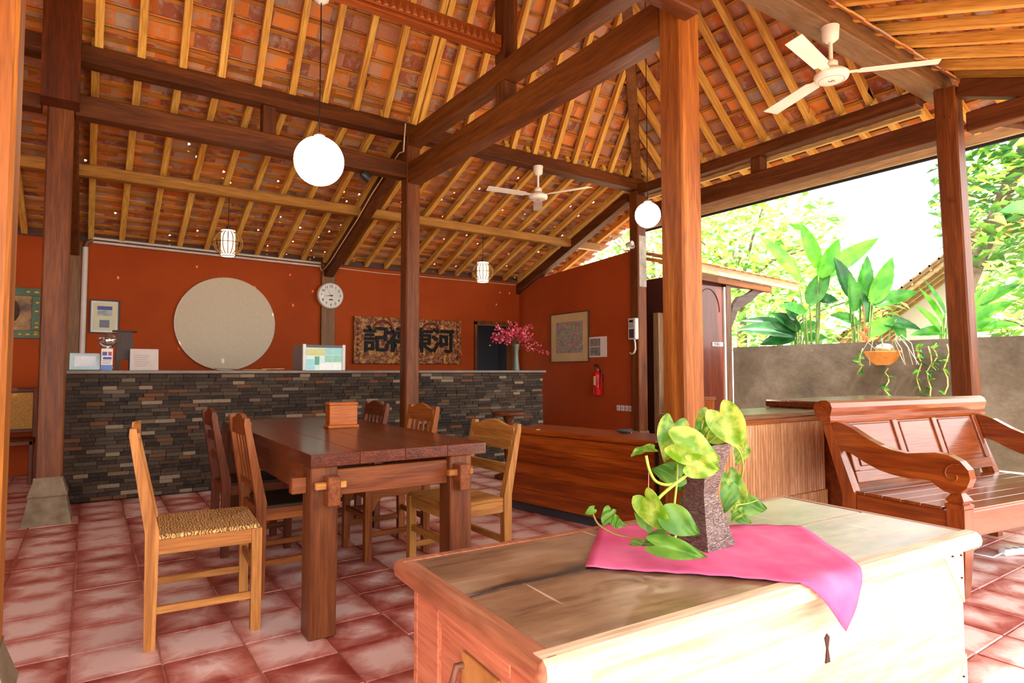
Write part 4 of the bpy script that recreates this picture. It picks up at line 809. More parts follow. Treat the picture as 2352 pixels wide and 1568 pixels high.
# ---------------------------------------------------------------- lamps
def globe(label, x, y, z, r, ztop, e=18):
    t = thing('globe_lamp', label, 'lamp', (x, y, z), 0, 'round white globe lamps')
    MB().sphere((0, 0, 0), r, 32, 20).build('globe', plain('lit_globe', 'fff0d0', .3, 'fff4dc', 1, emit=e), t)
    MB().lathe([(.035, r-.008), (.038, r+.01), (.012, r+.03)], 16).build('cap', plain('lamp_cap', 'a8988a', .4), t)
    MB().tube([(0, 0, r+.02), (0, 0, ztop-z)], .004, 6).build('cord', plain('cord_dark', '1e1712', .7), t)
    MB().lathe([(.02, ztop-z-.07), (.05, ztop-z-.05), (.055, ztop-z)], 16).build('ceiling_rose', plain('rose_white', 'd8cec4', .4), t)
globe('large lit white globe lamp hanging over the dining table', 1.262, 4.18, 2.585, .165, 3.765)
globe('smaller lit globe lamp hanging in front of the meter post', 4.43, 4.15, 2.66, .122, ZR-.2, 18)
def lantern(label, x, y, z, w, h, R):
    t = thing('bamboo_lantern', label, 'lamp', (x, y, z), 0, 'bamboo ball lanterns')
    MB().lathe([(w/2, -h/2), (w/2, h/2)], 24).build('shade', plain('lit_shade', 'ffeec0', .5, 'fff6dc', 2, emit=1.1), t)
    BM = wood('lantern_bamboo', '8a5c28', 'c09048', 'z')
    for k in range(18):
        a = k*math.pi/9; MB().tube([(R*math.cos(s)*math.cos(a), R*math.cos(s)*math.sin(a), h/2*.98*math.sin(s)*1.0) for s in [(-1.35+.27*i) for i in range(11)]], .0055, 5).build('rib', BM, t)
    for z_, r_ in ((-h/2, w/2+.004), (h/2, w/2+.004), (0, R)): MB().tube([(r_*math.cos(a*math.pi/12), r_*math.sin(a*math.pi/12), z_) for a in range(24)], .004, 5, None, True).build('hoop', plain('hoop_dark', '2a1810', .6), t)
    MB().tube([(0, 0, h/2), (0, 0, 3.09-z)], .004, 5).build('cord', plain('cord_dark', '1e1712', .7), t); MB().lathe([(.02, h/2), (.02, h/2+.05)], 10).build('holder', BLK, t)
lantern('bamboo lantern glowing above the round mat', 1.24, 7.4, 2.575, .145, .29, .152)
lantern('bamboo lantern glowing near the doorway corner', 4.56, 7.4, 2.55, .16, .28, .15)

# ---------------------------------------------------------------- ceiling fans
FW = plain('fan_white', 'f4efe6', .35)
def fan(label, x, y, zt, zh, a0, R=.69, lg=True):
    t = thing('ceiling_fan', label, 'fan', (x, y, zh), 0, 'white ceiling fans')
    MB().lathe([(.03, zt-zh-.11), (.055, zt-zh-.09), (.06, zt-zh-.02), (.062, zt-zh)], 20).build('canopy', FW, t)
    MB().lathe([(.014, .06), (.014, zt-zh-.1)], 12).build('rod', FW, t); MB().lathe([(.02, .045), (.045, .05), (.045, .085), (.025, .1)], 18).build('collar', FW, t)
    MB().lathe([(.03, -.05), (.09, -.048), (.108, -.04), (.116, -.022), (.116, -.004), (.095, .016), (.04, .05)], 36).build('motor', FW, t)
    MB().tube([(.085*math.cos(k*math.pi/18), .085*math.sin(k*math.pi/18), -.048) for k in range(36)], .003, 5, None, True).build('trim_ring', plain('fan_trim', 'd8a8a0', .4), t)
    if lg: MB().tube([(-.02, .012, -.051), (.0, .016, -.051), (.012, .004, -.051), (-.012, -.01, -.051), (.02, -.012, -.051)], .003, 5).build('emblem', plain('emblem_brown', '6a4a30', .5), t)
    for k in range(3):
        M = Matrix.Rotation(a0+k*2*math.pi/3, 4, 'Z') @ Matrix.Rotation(math.radians(9), 4, 'X')
        MB().add([(.10, -.025, 0), (.17, -.03, 0), (.18, -.055, 0), (R-.02, -.062, -.004), (R, .055, -.004), (.20, .05, 0), (.17, .03, 0), (.10, .025, 0)]+[(.10, -.025, .004), (.17, -.03, .004), (.18, -.055, .004), (R-.02, -.062, 0), (R, .055, 0), (.20, .05, .004), (.17, .03, .004), (.10, .025, .004)], [tuple(range(8)), tuple(range(15, 7, -1))]+[(i, i+8, (i+1) % 8+8, (i+1) % 8) for i in range(8)], M).build('blade', FW, t)
fan('large white three blade ceiling fan hanging at the upper right', 4.36, 2.30, 3.63, 3.285, math.radians(-50))
fan('distant white ceiling fan hanging from the ring beam near the small globe', 4.43, 5.92, 3.63, 3.27, math.radians(-66))

# ---------------------------------------------------------------- cane chair by the left wall
t = thing('cane_chair', 'dark armchair with a woven cane back half hidden at the left edge', 'chair', (-.72, 8.3, 0))
CN = plain('cane_weave', 'a8742c', .6, 'c8964a', 90)
for x in (-.25, .25):
    B((x-.02, .2, 0), (x+.02, .25, .98), .006).build('leg', DCH('z'), t); B((x-.02, -.25, 0), (x+.02, -.21, .45), .006).build('leg', DCH('z'), t)
B((-.27, -.25, .40), (.27, .25, .45), .008).build('seat', DCH('x'), t); B((-.25, .20, .93), (.25, .25, .98), .01).build('top_rail', DCH('x'), t); B((-.25, .205, .50), (.25, .245, .54), .004).build('lower_rail', DCH('x'), t); B((-.23, .215, .54), (.23, .235, .93)).build('cane_panel', CN, t)
# ---------------------------------------------------------------- vase on the chest
vm, nt, b_ = newmat('hammered_metal'); mp = coords(nt, (.6, .6, 2.2), False); n1 = nd(nt, 'ShaderNodeTexNoise', Scale=70., Detail=1., Distortion=2.5); nt.links.new(mp.outputs[0], n1.inputs['Vector'])
r = ramp(nt, [(.35, '5c4c48'), (.6, '8a7a74')]); nt.links.new(n1.outputs[0], r.inputs[0]); nt.links.new(r.outputs[0], b_.inputs['Base Color']); b_.inputs['Metallic'].default_value = .65; b_.inputs['Roughness'].default_value = .3; bump(nt, b_, n1.outputs[0], 1., .004)
VX, VY, VZ = 1.482, 1.195, .6505
vt = thing('hourglass_vase', 'square hourglass vase of dark hammered metal on the pink cloth', 'vase', (VX, VY, VZ), math.radians(4))
def sq(z, h): return (z, -h, h, -h, h)
MB().taper([sq(0, .067), sq(.012, .065), sq(.145, .033), sq(.152, .033), sq(.29, .064), sq(.29, .059), sq(.20, .038)]).build('body', vm, vt)
MB().taper([sq(.24, .043), sq(.262, .046)]).build('soil', plain('soil', '3a2a1e', .95, '4e3a2a', 60), vt)

# ---------------------------------------------------------------- pothos vine
L1 = leafmat('vine_leaf_bright', '74a820', 'c4d460', 26.); L2 = leafmat('vine_leaf_green', '4f8a2c', '86b84a', 9.); L3 = leafmat('vine_leaf_mid', '5c9428', 'b4cc5c', 28.)
SG = leafmat('vine_stem', '9ab83c', 'b8d060', 12., .45, .1)
def heart(L, w, fold=.25, curl=.3):
    """heart shaped blade, base at origin, tip at +x; arched along its length and folded at the midrib"""
    n = 14; m = 5; vs = []; fs = []
    for i in range(n+1):
        s = (i/n)**1.25; x = s*L
        hw = w/2*(math.sin(math.pi*min(1, s*.955+.045)**.56))**.85 if i < n else 0
        for j in range(-m, m+1):
            q = j/m; back = .2*L*abs(q)*(2-abs(q))*max(0, 1-s/.45)
            y = q*hw; z = fold*abs(y)-curl*L*(s-.35)**2+.004*math.sin(9*s+5*q)
            vs.append((x-back, y, z))
    k = 2*m+1
    for i in range(n):
        for j in range(2*m): fs.append((i*k+j, i*k+j+1, (i+1)*k+j+1, (i+1)*k+j))
    return MB().add(vs, fs, None, True)
pv = thing('potted_vine', 'trailing green and yellow pothos vine growing from the hammered vase', 'plant', (VX, VY, .80))
po = Vector((VX, VY, .80))
def pleaf(px, py, f, L, ang, mat, tilt=35, roll=0, w=.8, curl=.35, fold=.25):
    """ang: direction of the tip in the picture (0 right, 90 down)"""
    a = math.radians(ang); x = (rgt*math.cos(a)-up*math.sin(a)); n = -fwd
    q = Vector((0, 0, 1)); n = (n*math.cos(math.radians(tilt))+q*math.sin(math.radians(tilt))); x = (x-n*x.dot(n)).normalized(); n.normalize(); y = n.cross(x)
    R_ = Matrix(((x.x, y.x, n.x, 0), (x.y, y.y, n.y, 0), (x.z, y.z, n.z, 0), (0, 0, 0, 1))) @ Matrix.Rotation(math.radians(roll), 4, 'X')
    c = at(px, py, f)-po; M = Matrix.Translation(c) @ R_ @ Matrix.Translation((-L*.45, 0, 0))
    me = heart(L, L*w, fold, curl).mesh('leaf', mat); put('leaf', me, pv, mw=M)
k = 1.0/FPX
for px, py, f, Lp, ang, m, tl, ro, *ex in [
    (1476, 1035, 1.70, 52, 165, L3, 45, 30), (1540, 1012, 1.72, 92, 105, L3, 10, 0), (1600, 1035, 1.66, 112, 20, L1, 15, -10), (1618, 1072, 1.64, 74, 10, L1, 5, 10), (1535, 1085, 1.74, 70, 190, L2, 10, 0),
    (1616, 975, 1.80, 62, 120, L3, 10, 50), (1680, 985, 1.76, 100, 60, L1, 15, 20), (1650, 1005, 1.83, 60, 15, L1, 45, 0), (1700, 1045, 1.90, 46, 110, L3, 10, 0),
    (1506, 1180, 1.62, 92, 58, L1, 15, 40), (1484, 1203, 1.66, 58, 60, L2, 20, -30), (1568, 1203, 1.60, 84, 30, L2, 20, 0), (1560, 1264, 1.555, 120, 22, L2, 50, 30, .42, .9), (1503, 1240, 1.64, 54, 160, L2, 40, 10), (1461, 1246, 1.665, 28, 170, L2, 45, 0),
    (1355, 1174, 1.68, 24, 150, L2, 20, 0), (1394, 1188, 1.67, 40, 120, L2, 20, 30), (1412, 1200, 1.67, 30, 80, L3, 30, 0), (1424, 1203, 1.69, 30, 10, L2, 40, 0),
    (1682, 1115, 1.95, 62, 75, L3, 15, 0), (1698, 1135, 1.98, 58, 65, L3, 10, 20), (1672, 1145, 1.93, 60, 100, L2, 10, -10), (1732, 1162, 1.98, 60, 10, L2, 20, 0), (1706, 1190, 1.98, 40, 30, L2, 35, 0), (1690, 1180, 1.97, 36, 120, L3, 25, 0), (1560, 1110, 1.86, 40, 80, L2, 15, 20), (1576, 1160, 1.85, 36, 95, L2, 10, 0)]:
    pleaf(px, py, f, Lp*f*k, ang, m, tl, ro, *(ex[:1] or [.8]), fold=(ex[1] if ex else .25))
def stem(pts, r=.0035, m=None):
    P = [at(*p)-po for p in pts]; out = []
    for i in range(len(P)-1):
        a, b, c, d_ = P[max(i-1, 0)], P[i], P[i+1], P[min(i+2, len(P)-1)]
        for s in range(5):
            t_ = s/5; out.append(.5*((2*b)+(c-a)*t_+(2*a-5*b+4*c-d_)*t_*t_+(3*b-a-3*c+d_)*t_**3))
    out.append(P[-1]); MB().tube(out, r, 7).build('stem', m or SG, pv)
stem([(1484, 1046, 1.69), (1492, 1080, 1.68), (1508, 1106, 1.67), (1540, 1112, 1.67), (1575, 1092, 1.69), (1600, 1040, 1.76)], .0042)
stem([(1585, 1085, 1.66), (1545, 1115, 1.64), (1512, 1145, 1.62), (1508, 1165, 1.62)], .0045); stem([(1556, 1060, 1.75), (1554, 1110, 1.70), (1548, 1165, 1.64)], .0032); stem([(1570, 1010, 1.80), (1590, 1015, 1.80), (1612, 1020, 1.82)], .003)
stem([(1612, 1020, 1.82), (1612, 985, 1.80), (1616, 965, 1.80)], .0032); stem([(1620, 1022, 1.82), (1630, 985, 1.80), (1655, 965, 1.77)], .0032); stem([(1625, 1020, 1.82), (1645, 1000, 1.80), (1640, 985, 1.8)], .003)
stem([(1640, 1018, 1.84), (1688, 1025, 1.86), (1706, 1060, 1.9), (1702, 1100, 1.95), (1682, 1128, 1.95)], .0028); stem([(1685, 1020, 1.86), (1712, 1035, 1.9), (1708, 1080, 1.95)], .0014, plain('root_pink', 'd8a890', .6))
stem([(1362, 1180, 1.68), (1374, 1203, 1.67), (1404, 1223, 1.665), (1440, 1233, 1.66), (1478, 1237, 1.64), (1520, 1235, 1.62)], .0028, plain('stem_brown', '8a6a3a', .6)); stem([(1548, 1170, 1.63), (1520, 1172, 1.62), (1480, 1190, 1.64)], .0022); stem([(1535, 1228, 1.6), (1548, 1238, 1.585), (1552, 1230, 1.585), (1540, 1250, 1.57)], .0026)
stem([(1678, 1130, 1.95), (1690, 1160, 1.97), (1684, 1185, 1.98), (1712, 1200, 1.98)], .002); stem([(1690, 1160, 1.97), (1720, 1155, 1.98), (1740, 1148, 1.98)], .002); stem([(1489, 1060, 1.69), (1490, 1100, 1.69), (1489, 1135, 1.69)], .0012, plain('root_pink', 'd8a890', .6))

# ================================================================ OUTSIDE
# small outbuilding with a door and a tiled canopy
YT = 5.6
struct('wall_outbuilding', B((6.53, YT+.04, 0), (6.9, YT+1.3, 2.45)).box((6.9, YT+.1, 0), (7.7, YT+1.3, 2.5)), wallmat('outbuilding_paint', '3a1a14', '4a231a'), 'dark outbuilding wall beside the meter post')
d2 = struct('door_2', B((6.92, YT+.05, 0), (7.56, YT+.1, 2.37), .004), wood('maroon_door', '4a1a0e', '662a18', 'z', 1., .35, .3), 'red brown wooden door with a small sign beside the lit post')
MB().tube([(7.24+.24*math.cos(a), YT+.046, 2.0+.32*math.sin(a)) for a in [math.radians(10*k) for k in range(19)]], .008, 6).build('arched_moulding', wood('maroon_door', '4a1a0e', '662a18', 'x', 1., .35, .3), d2)
B((7.565, YT+.03, 0), (7.6, YT+.12, 2.37)).build('door_jamb', wood('jamb_pale', 'b0a090', 'c8b8a8', 'z'), d2); B((7.60, YT+.02, 0), (7.72, YT+.16, 2.4), .004).build('door_post', wood('dark_post', '3a2418', '5c3c28', 'z'), d2)
t = thing('toilet_sign', 'small white sign reading TOILET on the red brown door', 'sign', (7.42, YT+.048, 1.535)); B((-.12, -.006, -.03), (.12, 0, .03), .002).build('plate', plain('sign_plate', 'b8a8a8', .5), t)
put('lettering', text_mesh('TOILET', .05, plain('sign_ink', '4a4a78', .5), .0008, .0006), t, mw=Matrix.Translation((0, -.0075, 0)) @ RX)
t = thing('pale_box', 'cream box standing on a ledge between the meter post and the lit post', 'box', (6.72, YT-.05, .80)); B((-.14, -.08, 0), (.14, .08, .2), .005).build('box', plain('cream_box', 'd0c0a0', .6), t); B((-.145, -.085, .2), (.145, .085, .225), .004).build('lid', plain('cream_lid', 'b8a888', .6), t)
t = thing('ledge_cabinet', 'red brown ledge cabinet between the meter post and the lit post', 'cabinet', (6.75, YT-.05, 0)); B((-.3, -.12, 0), (.3, .085, .77), .005).build('body', BEN('z'), t); B((-.32, -.14, .77), (.32, .085, .80), .004).build('top', BEN('x'), t)
t = thing('wood_tag', 'small beige wooden tag hanging beside the lit post', 'tag', (6.62, YT+.03, 1.78)); B((-.05, -.012, 0), (.05, 0, .26), .003).build('plate', plain('tag_beige', 'b89468', .6), t); MB().lathe([(.008, 0), (.008, .004)], 8, Matrix.Translation((0, -.012, .13)) @ RX).build('nail', DK, t)
t = thing('door_canopy', 'small tiled canopy on a curved bracket beside the red brown door', 'canopy', (7.2, YT, 2.52))
B((-.75, -.02, .0), (2.2, .02, .13), .004, Matrix.Rotation(math.radians(2.2), 4, 'Y')).build('fascia', wood('canopy_board', 'a88a64', 'd0b48c', 'x'), t)
B((-.75, .0, -.10), (1.5, .06, -.005), .004, Matrix.Rotation(math.radians(2.2), 4, 'Y')).build('bearer', POST('x'), t)
for j in range(5):
    for i in range(16):
        me = TV[(i*5+j*3) % len(TV)]; put('canopy_tile', me, t, mw=Matrix.Translation((-.7+i*.19, -.06+j*.17, .145-.05*0+j*.05-i*.0073)) @ Matrix.Rotation(math.radians(9), 4, 'X'))
for j in range(6): B((-.70+j*.55, .03, .03), (-.65+j*.55, .85, .08), 0, Matrix.Rotation(math.radians(2.2), 4, 'Y') @ Matrix.Rotation(math.radians(15), 4, 'X')).build('rafter', RAFT('y'), t)
MB().prism([(.47, -.62), (.50, -.60), (.58, -.40), (.72, -.27), (.92, -.22), (1.1, -.13), (1.5, -.06), (1.5, -.10), (1.2, -.20), (1.02, -.32), (.85, -.40), (.70, -.45), (.62, -.60), (.5, -.78), (.47, -.78)], .03, .09).build('curved_bracket', wood('dark_bracket', '2e2220', '4a3834', 'x'), t)
MB().bar((.5, .06, -.12), (1.55, .06, -.10), .05, .05).build('bracket_arm', wood('dark_bracket', '2e2220', '4a3834', 'x'), t)

# neighbour house
t = thing('neighbour_house', 'brick house with a tiled gable roof beyond the garden wall', 'house', (17.0, 7.0, -.1))
bkm, nt, b_ = newmat('far_brick'); mp = coords(nt, (1, 1, 1), False); bt_ = nd(nt, 'ShaderNodeTexBrick', Scale=5.); bt_.inputs['Color1'].default_value = lin('c8a894'); bt_.inputs['Color2'].default_value = lin('b8968a'); bt_.inputs['Mortar'].default_value = lin('dcd8d4')
mp.inputs['Rotation'].default_value = (math.pi/2, 0, math.pi/2); nt.links.new(mp.outputs[0], bt_.inputs[0]); nt.links.new(bt_.outputs[0], b_.inputs['Base Color']); b_.inputs['Roughness'].default_value = .9
HW = Matrix(((0, -1, 0, 0), (1, 0, 0, 0), (0, 0, 1, 0), (0, 0, 0, 1)))
MB().prism([(-8, 0), (.4, 0), (.4, 2.6), (-3.8, 5.6), (-8, 2.6)], 0, .25, HW).build('gable_wall', bkm, t)
MB().prism([(.4, 0), (.4, 2.6), (-3.8, 5.6), (-8, 2.6), (-8, 0)], -6, -5.8, HW).build('rear_wall', bkm, t)
sl_ = Vector((0, -4.2, 3.0)).normalized(); n_ = Vector((0, 3.0, 4.2)).normalized(); e0 = Vector((-1.4, 1.25, 2.0))
RB_ = Matrix(((1, 0, 0, e0.x), (0, sl_.y, n_.y, e0.y), (0, sl_.z, n_.z, e0.z), (0, 0, 0, 1)))
B((0, 0, 0), (7.5, 6.2, .06), 0, RB_).build('roof_deck', plain('far_roof_underside', '6a5038', .8, '846a4c', 8), t)
for k_ in range(8): B((.05+k_*.32, 0, -.09), (.12+k_*.32, 6.2, 0), 0, RB_).build('rafter', wood('far_rafter', 'a08058', 'c4a678', 'y'), t)
for j in range(26): B((0, j*.24, .06), (7.5, j*.24+.28, .10), 0, RB_ @ Matrix.Translation((0, 0, .01)) ).build('tile_course', plain('far_tiles', '8a6a54', .85, 'a8886e', 14), t)
for j in range(13): B((0, .2+j*.48, -.03), (2.6, .25+j*.48, 0), 0, RB_).build('batten', wood('far_rafter', 'a08058', 'c4a678', 'x'), t)
t.location.z = -.1

# garden plants
HL = [leafmat('banana_leaf_light', '3f8c1c', '6cb434', 4., .4, .5), leafmat('banana_leaf_mid', '2c6c20', '4a922e', 4., .4, .45), leafmat('banana_leaf_dark', '184a20', '2e6c32', 4., .35, .3)]
def blade(base, tip, w, sag, nrm, mat, parent, org):
    base, tip = Vector(base), Vector(tip); d_ = tip-base; L = d_.length; x = d_.normalized(); n = Vector(nrm); n = (n-x*n.dot(x)).normalized(); y = n.cross(x); N_ = 12; vs = []; fs = []
    for i in range(N_+1):
        s = i/N_; hw = w/2*math.sin(math.pi*min(1, .04+s*.96)**.75)**.8
        if s == 1: hw = .002
        for j, q in enumerate((-1, -.5, 0, .5, 1)):
            p = base+x*L*s+y*hw*q+n*(abs(q)*hw*.45)+Vector((0, 0, -sag*(s-.0)**2*L))+n*(.02*math.sin(s*40)*abs(q)*w)
            vs.append(p-org)
    for i in range(N_):
        for j in range(4): fs.append((i*5+j, i*5+j+1, i*5+j+6, i*5+j+5))
    o = MB().add(vs, fs, None, True).build('leaf', mat, parent); return o
def gplant(label, root_px, f, leaves, cat='plant', name='heliconia_plant'):
    g = at(root_px, 800, f); org = Vector((g.x, g.y, -.1)); t = thing(name, label, cat, org, 0, 'leafy plants above the garden wall')
    for (bx, by, tx, ty, wp, m, sag, df) in leaves:
        b = at(bx, by, f+df*.4); e = at(tx, ty, f+df); L = (e-b).length
        nrm = (-fwd*.8+Vector((0, 0, .5))+rgt*random.uniform(-.4, .4))
        blade(b, e+Vector((0, 0, sag*L)), wp*f/FPX, sag, nrm, HL[m], t, org)
        q = Vector((g.x, g.y, b.z*.5)); P_ = [Vector((g.x, g.y, 0))-org, q.lerp(Vector((b.x, b.y, b.z*.6)), .5)-org, b-org]
        MB().tube(P_, [.03, .02, .012], 6).build('stalk', leafmat('stalk_green', '5a7a34', '86a050', 5., .5, .1), t)
    return t
gplant('tall bright leaved heliconia clump beyond the wall with upright leaves', 1868, 10.9, [(1835, 645, 1742, 540, 44, 0, .05, .3), (1878, 615, 1838, 510, 36, 0, 0, .1), (1880, 635, 1927, 548, 46, 0, 0, -.1), (1885, 640, 2018, 546, 44, 0, .05, .2), (1860, 700, 1905, 615, 44, 1, 0, 0), (1880, 690, 1925, 690, 30, 2, .1, 0), (1850, 720, 1790, 700, 30, 1, .1, 0)])
gplant('heliconia with dark broad leaves in the middle of the garden wall', 1975, 10.4, [(1950, 680, 1915, 590, 44, 2, 0, 0), (1975, 690, 1992, 586, 42, 1, 0, .1), (2000, 695, 2050, 590, 46, 0, 0, 0), (1960, 715, 1950, 625, 42, 1, 0, -.1), (1990, 740, 1975, 665, 40, 2, 0, 0), (2005, 700, 2110, 670, 34, 1, .1, 0), (1990, 770, 2060, 730, 36, 0, .2, 0), (1970, 745, 1905, 722, 30, 1, .2, 0), (2030, 745, 2120, 760, 34, 2, .3, 0), (2050, 745, 2080, 785, 34, 1, .1, 0)])
gplant('low plant with drooping dark leaves at the left end of the garden wall', 1830, 11.2, [(1830, 770, 1690, 757, 42, 2, .15, 0), (1830, 765, 1700, 735, 36, 2, .2, .2), (1825, 775, 1745, 792, 34, 2, .1, 0), (1835, 760, 1770, 715, 30, 2, .3, 0), (1840, 760, 1880, 740, 30, 1, .2, 0), (1828, 730, 1800, 690, 44, 2, -.3, 0), (1845, 780, 1900, 775, 26, 1, .1, 0)])
gplant('slender leaved plant beside the garden post', 2150, 10.3, [(2160, 760, 2100, 700, 24, 0, .1, 0), (2165, 740, 2110, 660, 22, 0, .1, 0), (2170, 720, 2120, 640, 22, 1, .1, 0), (2175, 760, 2090, 770, 26, 1, .1, 0), (2180, 700, 2200, 620, 22, 0, 0, 0), (2185, 750, 2240, 700, 24, 1, .1, 0), (2190, 740, 2260, 660, 22, 0, .1, 0), (2200, 770, 2290, 730, 26, 0, .2, 0), (2230, 740, 2330, 690, 26, 0, .2, 0), (2240, 760, 2345, 745, 24, 0, .2, 0), (2230, 720, 2300, 650, 24, 0, .1, 0), (2250, 700, 2345, 650, 24, 1, .2, 0)])
t = thing('heliconia_flower', 'red hanging heliconia flower above the garden wall', 'flower', at(1985, 765, 9.9)); HR = plain('heliconia_red', 'c8301c', .4, 'e05a28', 8)
MB().tube([(0, 0, .45), (.02, 0, .25), (0, 0, 0), (.0, 0, -.22)], .01, 6).build('stem', HR, t)
for k_ in range(5):
    s = (-1)**k_; MB().add([(0, 0, .10-k_*.07), (s*.06, .03, .04-k_*.07), (s*.19, 0, .09-k_*.07), (s*.06, -.03, .05-k_*.07), (s*.06, 0, -.02-k_*.07)], [(0, 1, 2), (0, 2, 3), (1, 4, 2), (4, 3, 2), (0, 3, 4), (0, 4, 1)]).build('bract', HR, t)
# wall pot with orchid and hanging vines
c = at(2027, 806, 0.); d_ = (at(2027, 806, 1.)-Vector((0, 0, H))); s_ = (XW-.14)/d_.x; c = Vector((0, 0, H))+d_*s_
t = thing('wall_pot', 'terracotta bowl with an orchid hung on the garden wall', 'pot', c)
MB().lathe([(.09, -.2), (.17, -.14), (.235, -.02), (.245, .0), (.23, .0), (.15, -.12)], 24, Matrix.Diagonal((.55, 1.05, 1, 1))).build('bowl', plain('terracotta_pot', 'a0652c', .7, 'b87c3c', 8), t)
MB().sphere((0, -.03, .03), .13, 14, 8, (.7, 1.0, .6)).build('root_ball', plain('moss', '8a8468', .95, 'b0a88c', 20), t)
rb = random.Random(11)
for k_ in range(9):
    a = rb.uniform(-1, 1); MB().tube([(0, a*.15, .02), (-.05, a*.3, .12+rb.uniform(0, .1)), (-.08, a*.45, rb.uniform(-.1, .1)), (-.05, a*.5, -.2)], .006, 5).build('root', plain('root_grey', 'a09a84', .8), t)
for k_, (px, y0_, y1_) in enumerate(((2040, 845, 905), (2113, 800, 900), (2137, 795, 910), (2176, 790, 905), (1978, 800, 860), (2110, 790, 830), (2150, 788, 850))):
    d0 = at(px, y0_, 1.)-Vector((0, 0, H)); d1 = at(px-3, y1_, 1.)-Vector((0, 0, H)); s0 = (XW-.05)/d0.x; s1 = (XW-.05)/d1.x; a = Vector((0, 0, H))+d0*s0; b = Vector((0, 0, H))+d1*s1
    t = thing('hanging_vine', 'thin creeping vine hanging down the garden wall, %s' % ['under the terracotta bowl', 'first to the right of the bowl', 'second to the right of the bowl', 'nearest the garden post', 'left of the bowl', 'shortest one right of the bowl', 'short one left of the garden post'][k_], 'vine', a, 0, 'vines on the garden wall'); P_ = [Vector((0, 0, 0)).lerp(b-a, i/6)+Vector((-.02*(i % 2), .03*math.sin(i*1.7+k_), 0)) for i in range(7)]
    MB().tube(P_, .009, 5).build('stem', leafmat('vine_yellow', 'a8a850', 'c8c070', 8., .6, .1), t)
    for i in range(1, 7):
        if rb.random() < .75:
            y_ = rb.choice((-1, 1)); me = heart(.10, .06).mesh('leaf', HL[rb.randrange(3)]); put('leaf', me, t, mw=Matrix.Translation(P_[i]) @ Matrix.Rotation(y_*math.pi/2+rb.uniform(-.5, .5), 4, 'Z') @ Matrix.Rotation(rb.uniform(-.6, .9), 4, 'Y') @ Matrix.Rotation(rb.uniform(-1, 1), 4, 'X'))
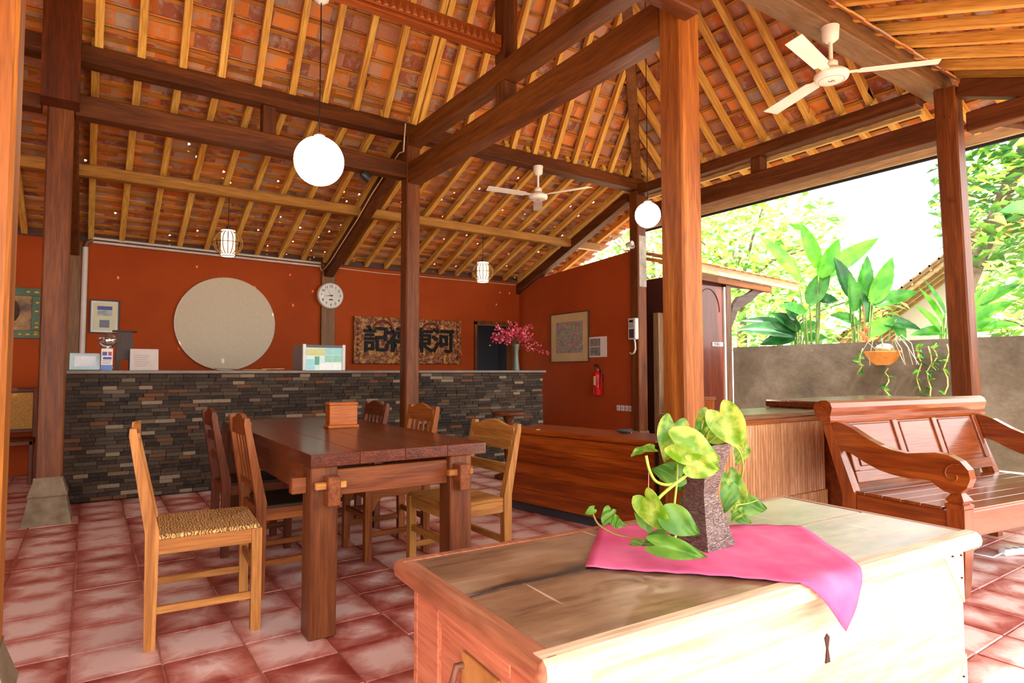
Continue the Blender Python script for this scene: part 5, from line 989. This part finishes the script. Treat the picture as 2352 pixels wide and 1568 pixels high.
# trees
def tree(label, c, rx, ry, rz_, n, ls, mats, trunk, seed, name='garden_tree'):
    rb = random.Random(seed); c = Vector(c); base = Vector((trunk[0], trunk[1], -.1)); t = thing(name, label, 'tree', base)
    MB().tube([(0, 0, 0), ((c.x-base.x)*.1, (c.y-base.y)*.1, c.z*.4), ((c.x-base.x)*.6, (c.y-base.y)*.6, c.z*.8), tuple(c-base)], [trunk[2], trunk[2]*.8, trunk[2]*.55, trunk[2]*.2], 10).build('trunk', plain('bark', '5a4e42', .9, '8a7c6c', 6, bs=.8), t)
    for i in range(6):
        a = rb.uniform(0, 6.28); e = c-base+Vector((math.cos(a)*rx*.7, math.sin(a)*ry*.7, rb.uniform(-.5, .6)*rz_)); s = (c-base)*.75
        MB().tube([s, (s+e)/2+Vector((0, 0, .2)), e], [trunk[2]*.3, trunk[2]*.18, .02], 6).build('branch', plain('bark', '5a4e42', .9, '8a7c6c', 6, bs=.8), t)
    for k_, m in enumerate(mats):
        mb = MB()
        for i in range(n//len(mats)):
            while True:
                p = Vector((rb.uniform(-1, 1), rb.uniform(-1, 1), rb.uniform(-1, 1)))
                if .25 < p.length < 1: break
            p = Vector((p.x*rx, p.y*ry, p.z*rz_)); s = ls*rb.uniform(.6, 1.4)
            M = Matrix.Translation(c-base+p) @ Matrix.Rotation(rb.uniform(0, 6.28), 4, 'Z') @ Matrix.Rotation(rb.uniform(-.9, .9), 4, 'X') @ Matrix.Rotation(rb.uniform(-.7, .7), 4, 'Y')
            mb.add([(0, 0, 0), (s*.4, -s*.22, s*.05), (s, 0, -s*.1), (s*.4, s*.22, s*.05)], [(0, 1, 2), (0, 2, 3)], M)
        tag(mb.build('foliage', m, t), kind='stuff')
    return t
YG = leafmat('tree_leaf_yellow', 'b4d060', 'e0f0a0', 1., .5, .5); MG = leafmat('tree_leaf_mid', '5a9438', '8cc458', 1., .5, .45); DG = leafmat('tree_leaf_dark', '3a7034', '5c9850', 1., .5, .4)
c1 = at(1700, 560, 17.); tree('pale yellow green tree behind the outbuilding canopy', c1, 2.6, 2.6, 1.9, 2600, .30, [YG, YG, MG], (c1.x, c1.y, .18), 1)
c2 = at(1790, 720, 16.); tree('light green shrub mass low behind the garden wall', c2, 2.4, 2.8, 1.1, 1800, .26, [YG, MG], (c2.x, c2.y, .12), 2, 'garden_shrub')
c3 = at(2345, 430, 10.5); tree('green leafy tree at the right edge behind the garden post', c3, 1.2, 1.3, 1.5, 1700, .24, [MG, DG, YG], (c3.x+2., c3.y-2., .16), 3)
c4 = at(2400, 700, 12.); tree('bushy plant low at the right edge beyond the garden wall', c4, 1.2, 1.4, 1.0, 700, .26, [MG, YG], (c4.x, c4.y, .1), 4, 'garden_shrub')
c5 = at(2236, 300, 11.); t5 = tree('tall tree whose grey trunk shows behind the top of the garden post', (c5.x+.3, c5.y-1.7, 6.9), 3.4, 3.4, 1.3, 4200, .30, [DG, MG], (c5.x+.1, c5.y+.45, .17), 5)  # crown out of view, shifted and thickened to dapple the garden wall
c6 = at(1500, 570, 20.); tree('yellow green tree seen through the gap above the rust wall', c6, 2.5, 2.5, 2.2, 1500, .32, [YG, MG], (c6.x, c6.y, .16), 6)
lf = at(2300, 490, 6.9); t = thing('giant_leaf_plant', 'single big glossy green leaf reaching in at the right picture edge', 'plant', (lf.x+.9, lf.y-1.3, -.1)); og = Vector(t.location)
blade(at(2440, 500, 6.9), at(2295, 480, 6.9), .42, .05, (-.5, -.4, .7), HL[1], t, og); MB().tube([Vector((0, 0, 0)), Vector((-.1, .2, 1.6)), at(2440, 500, 6.9)-og], [.03, .02, .012], 6).build('stalk', leafmat('stalk_green', '5a7a34', '86a050', 5., .5, .1), t)
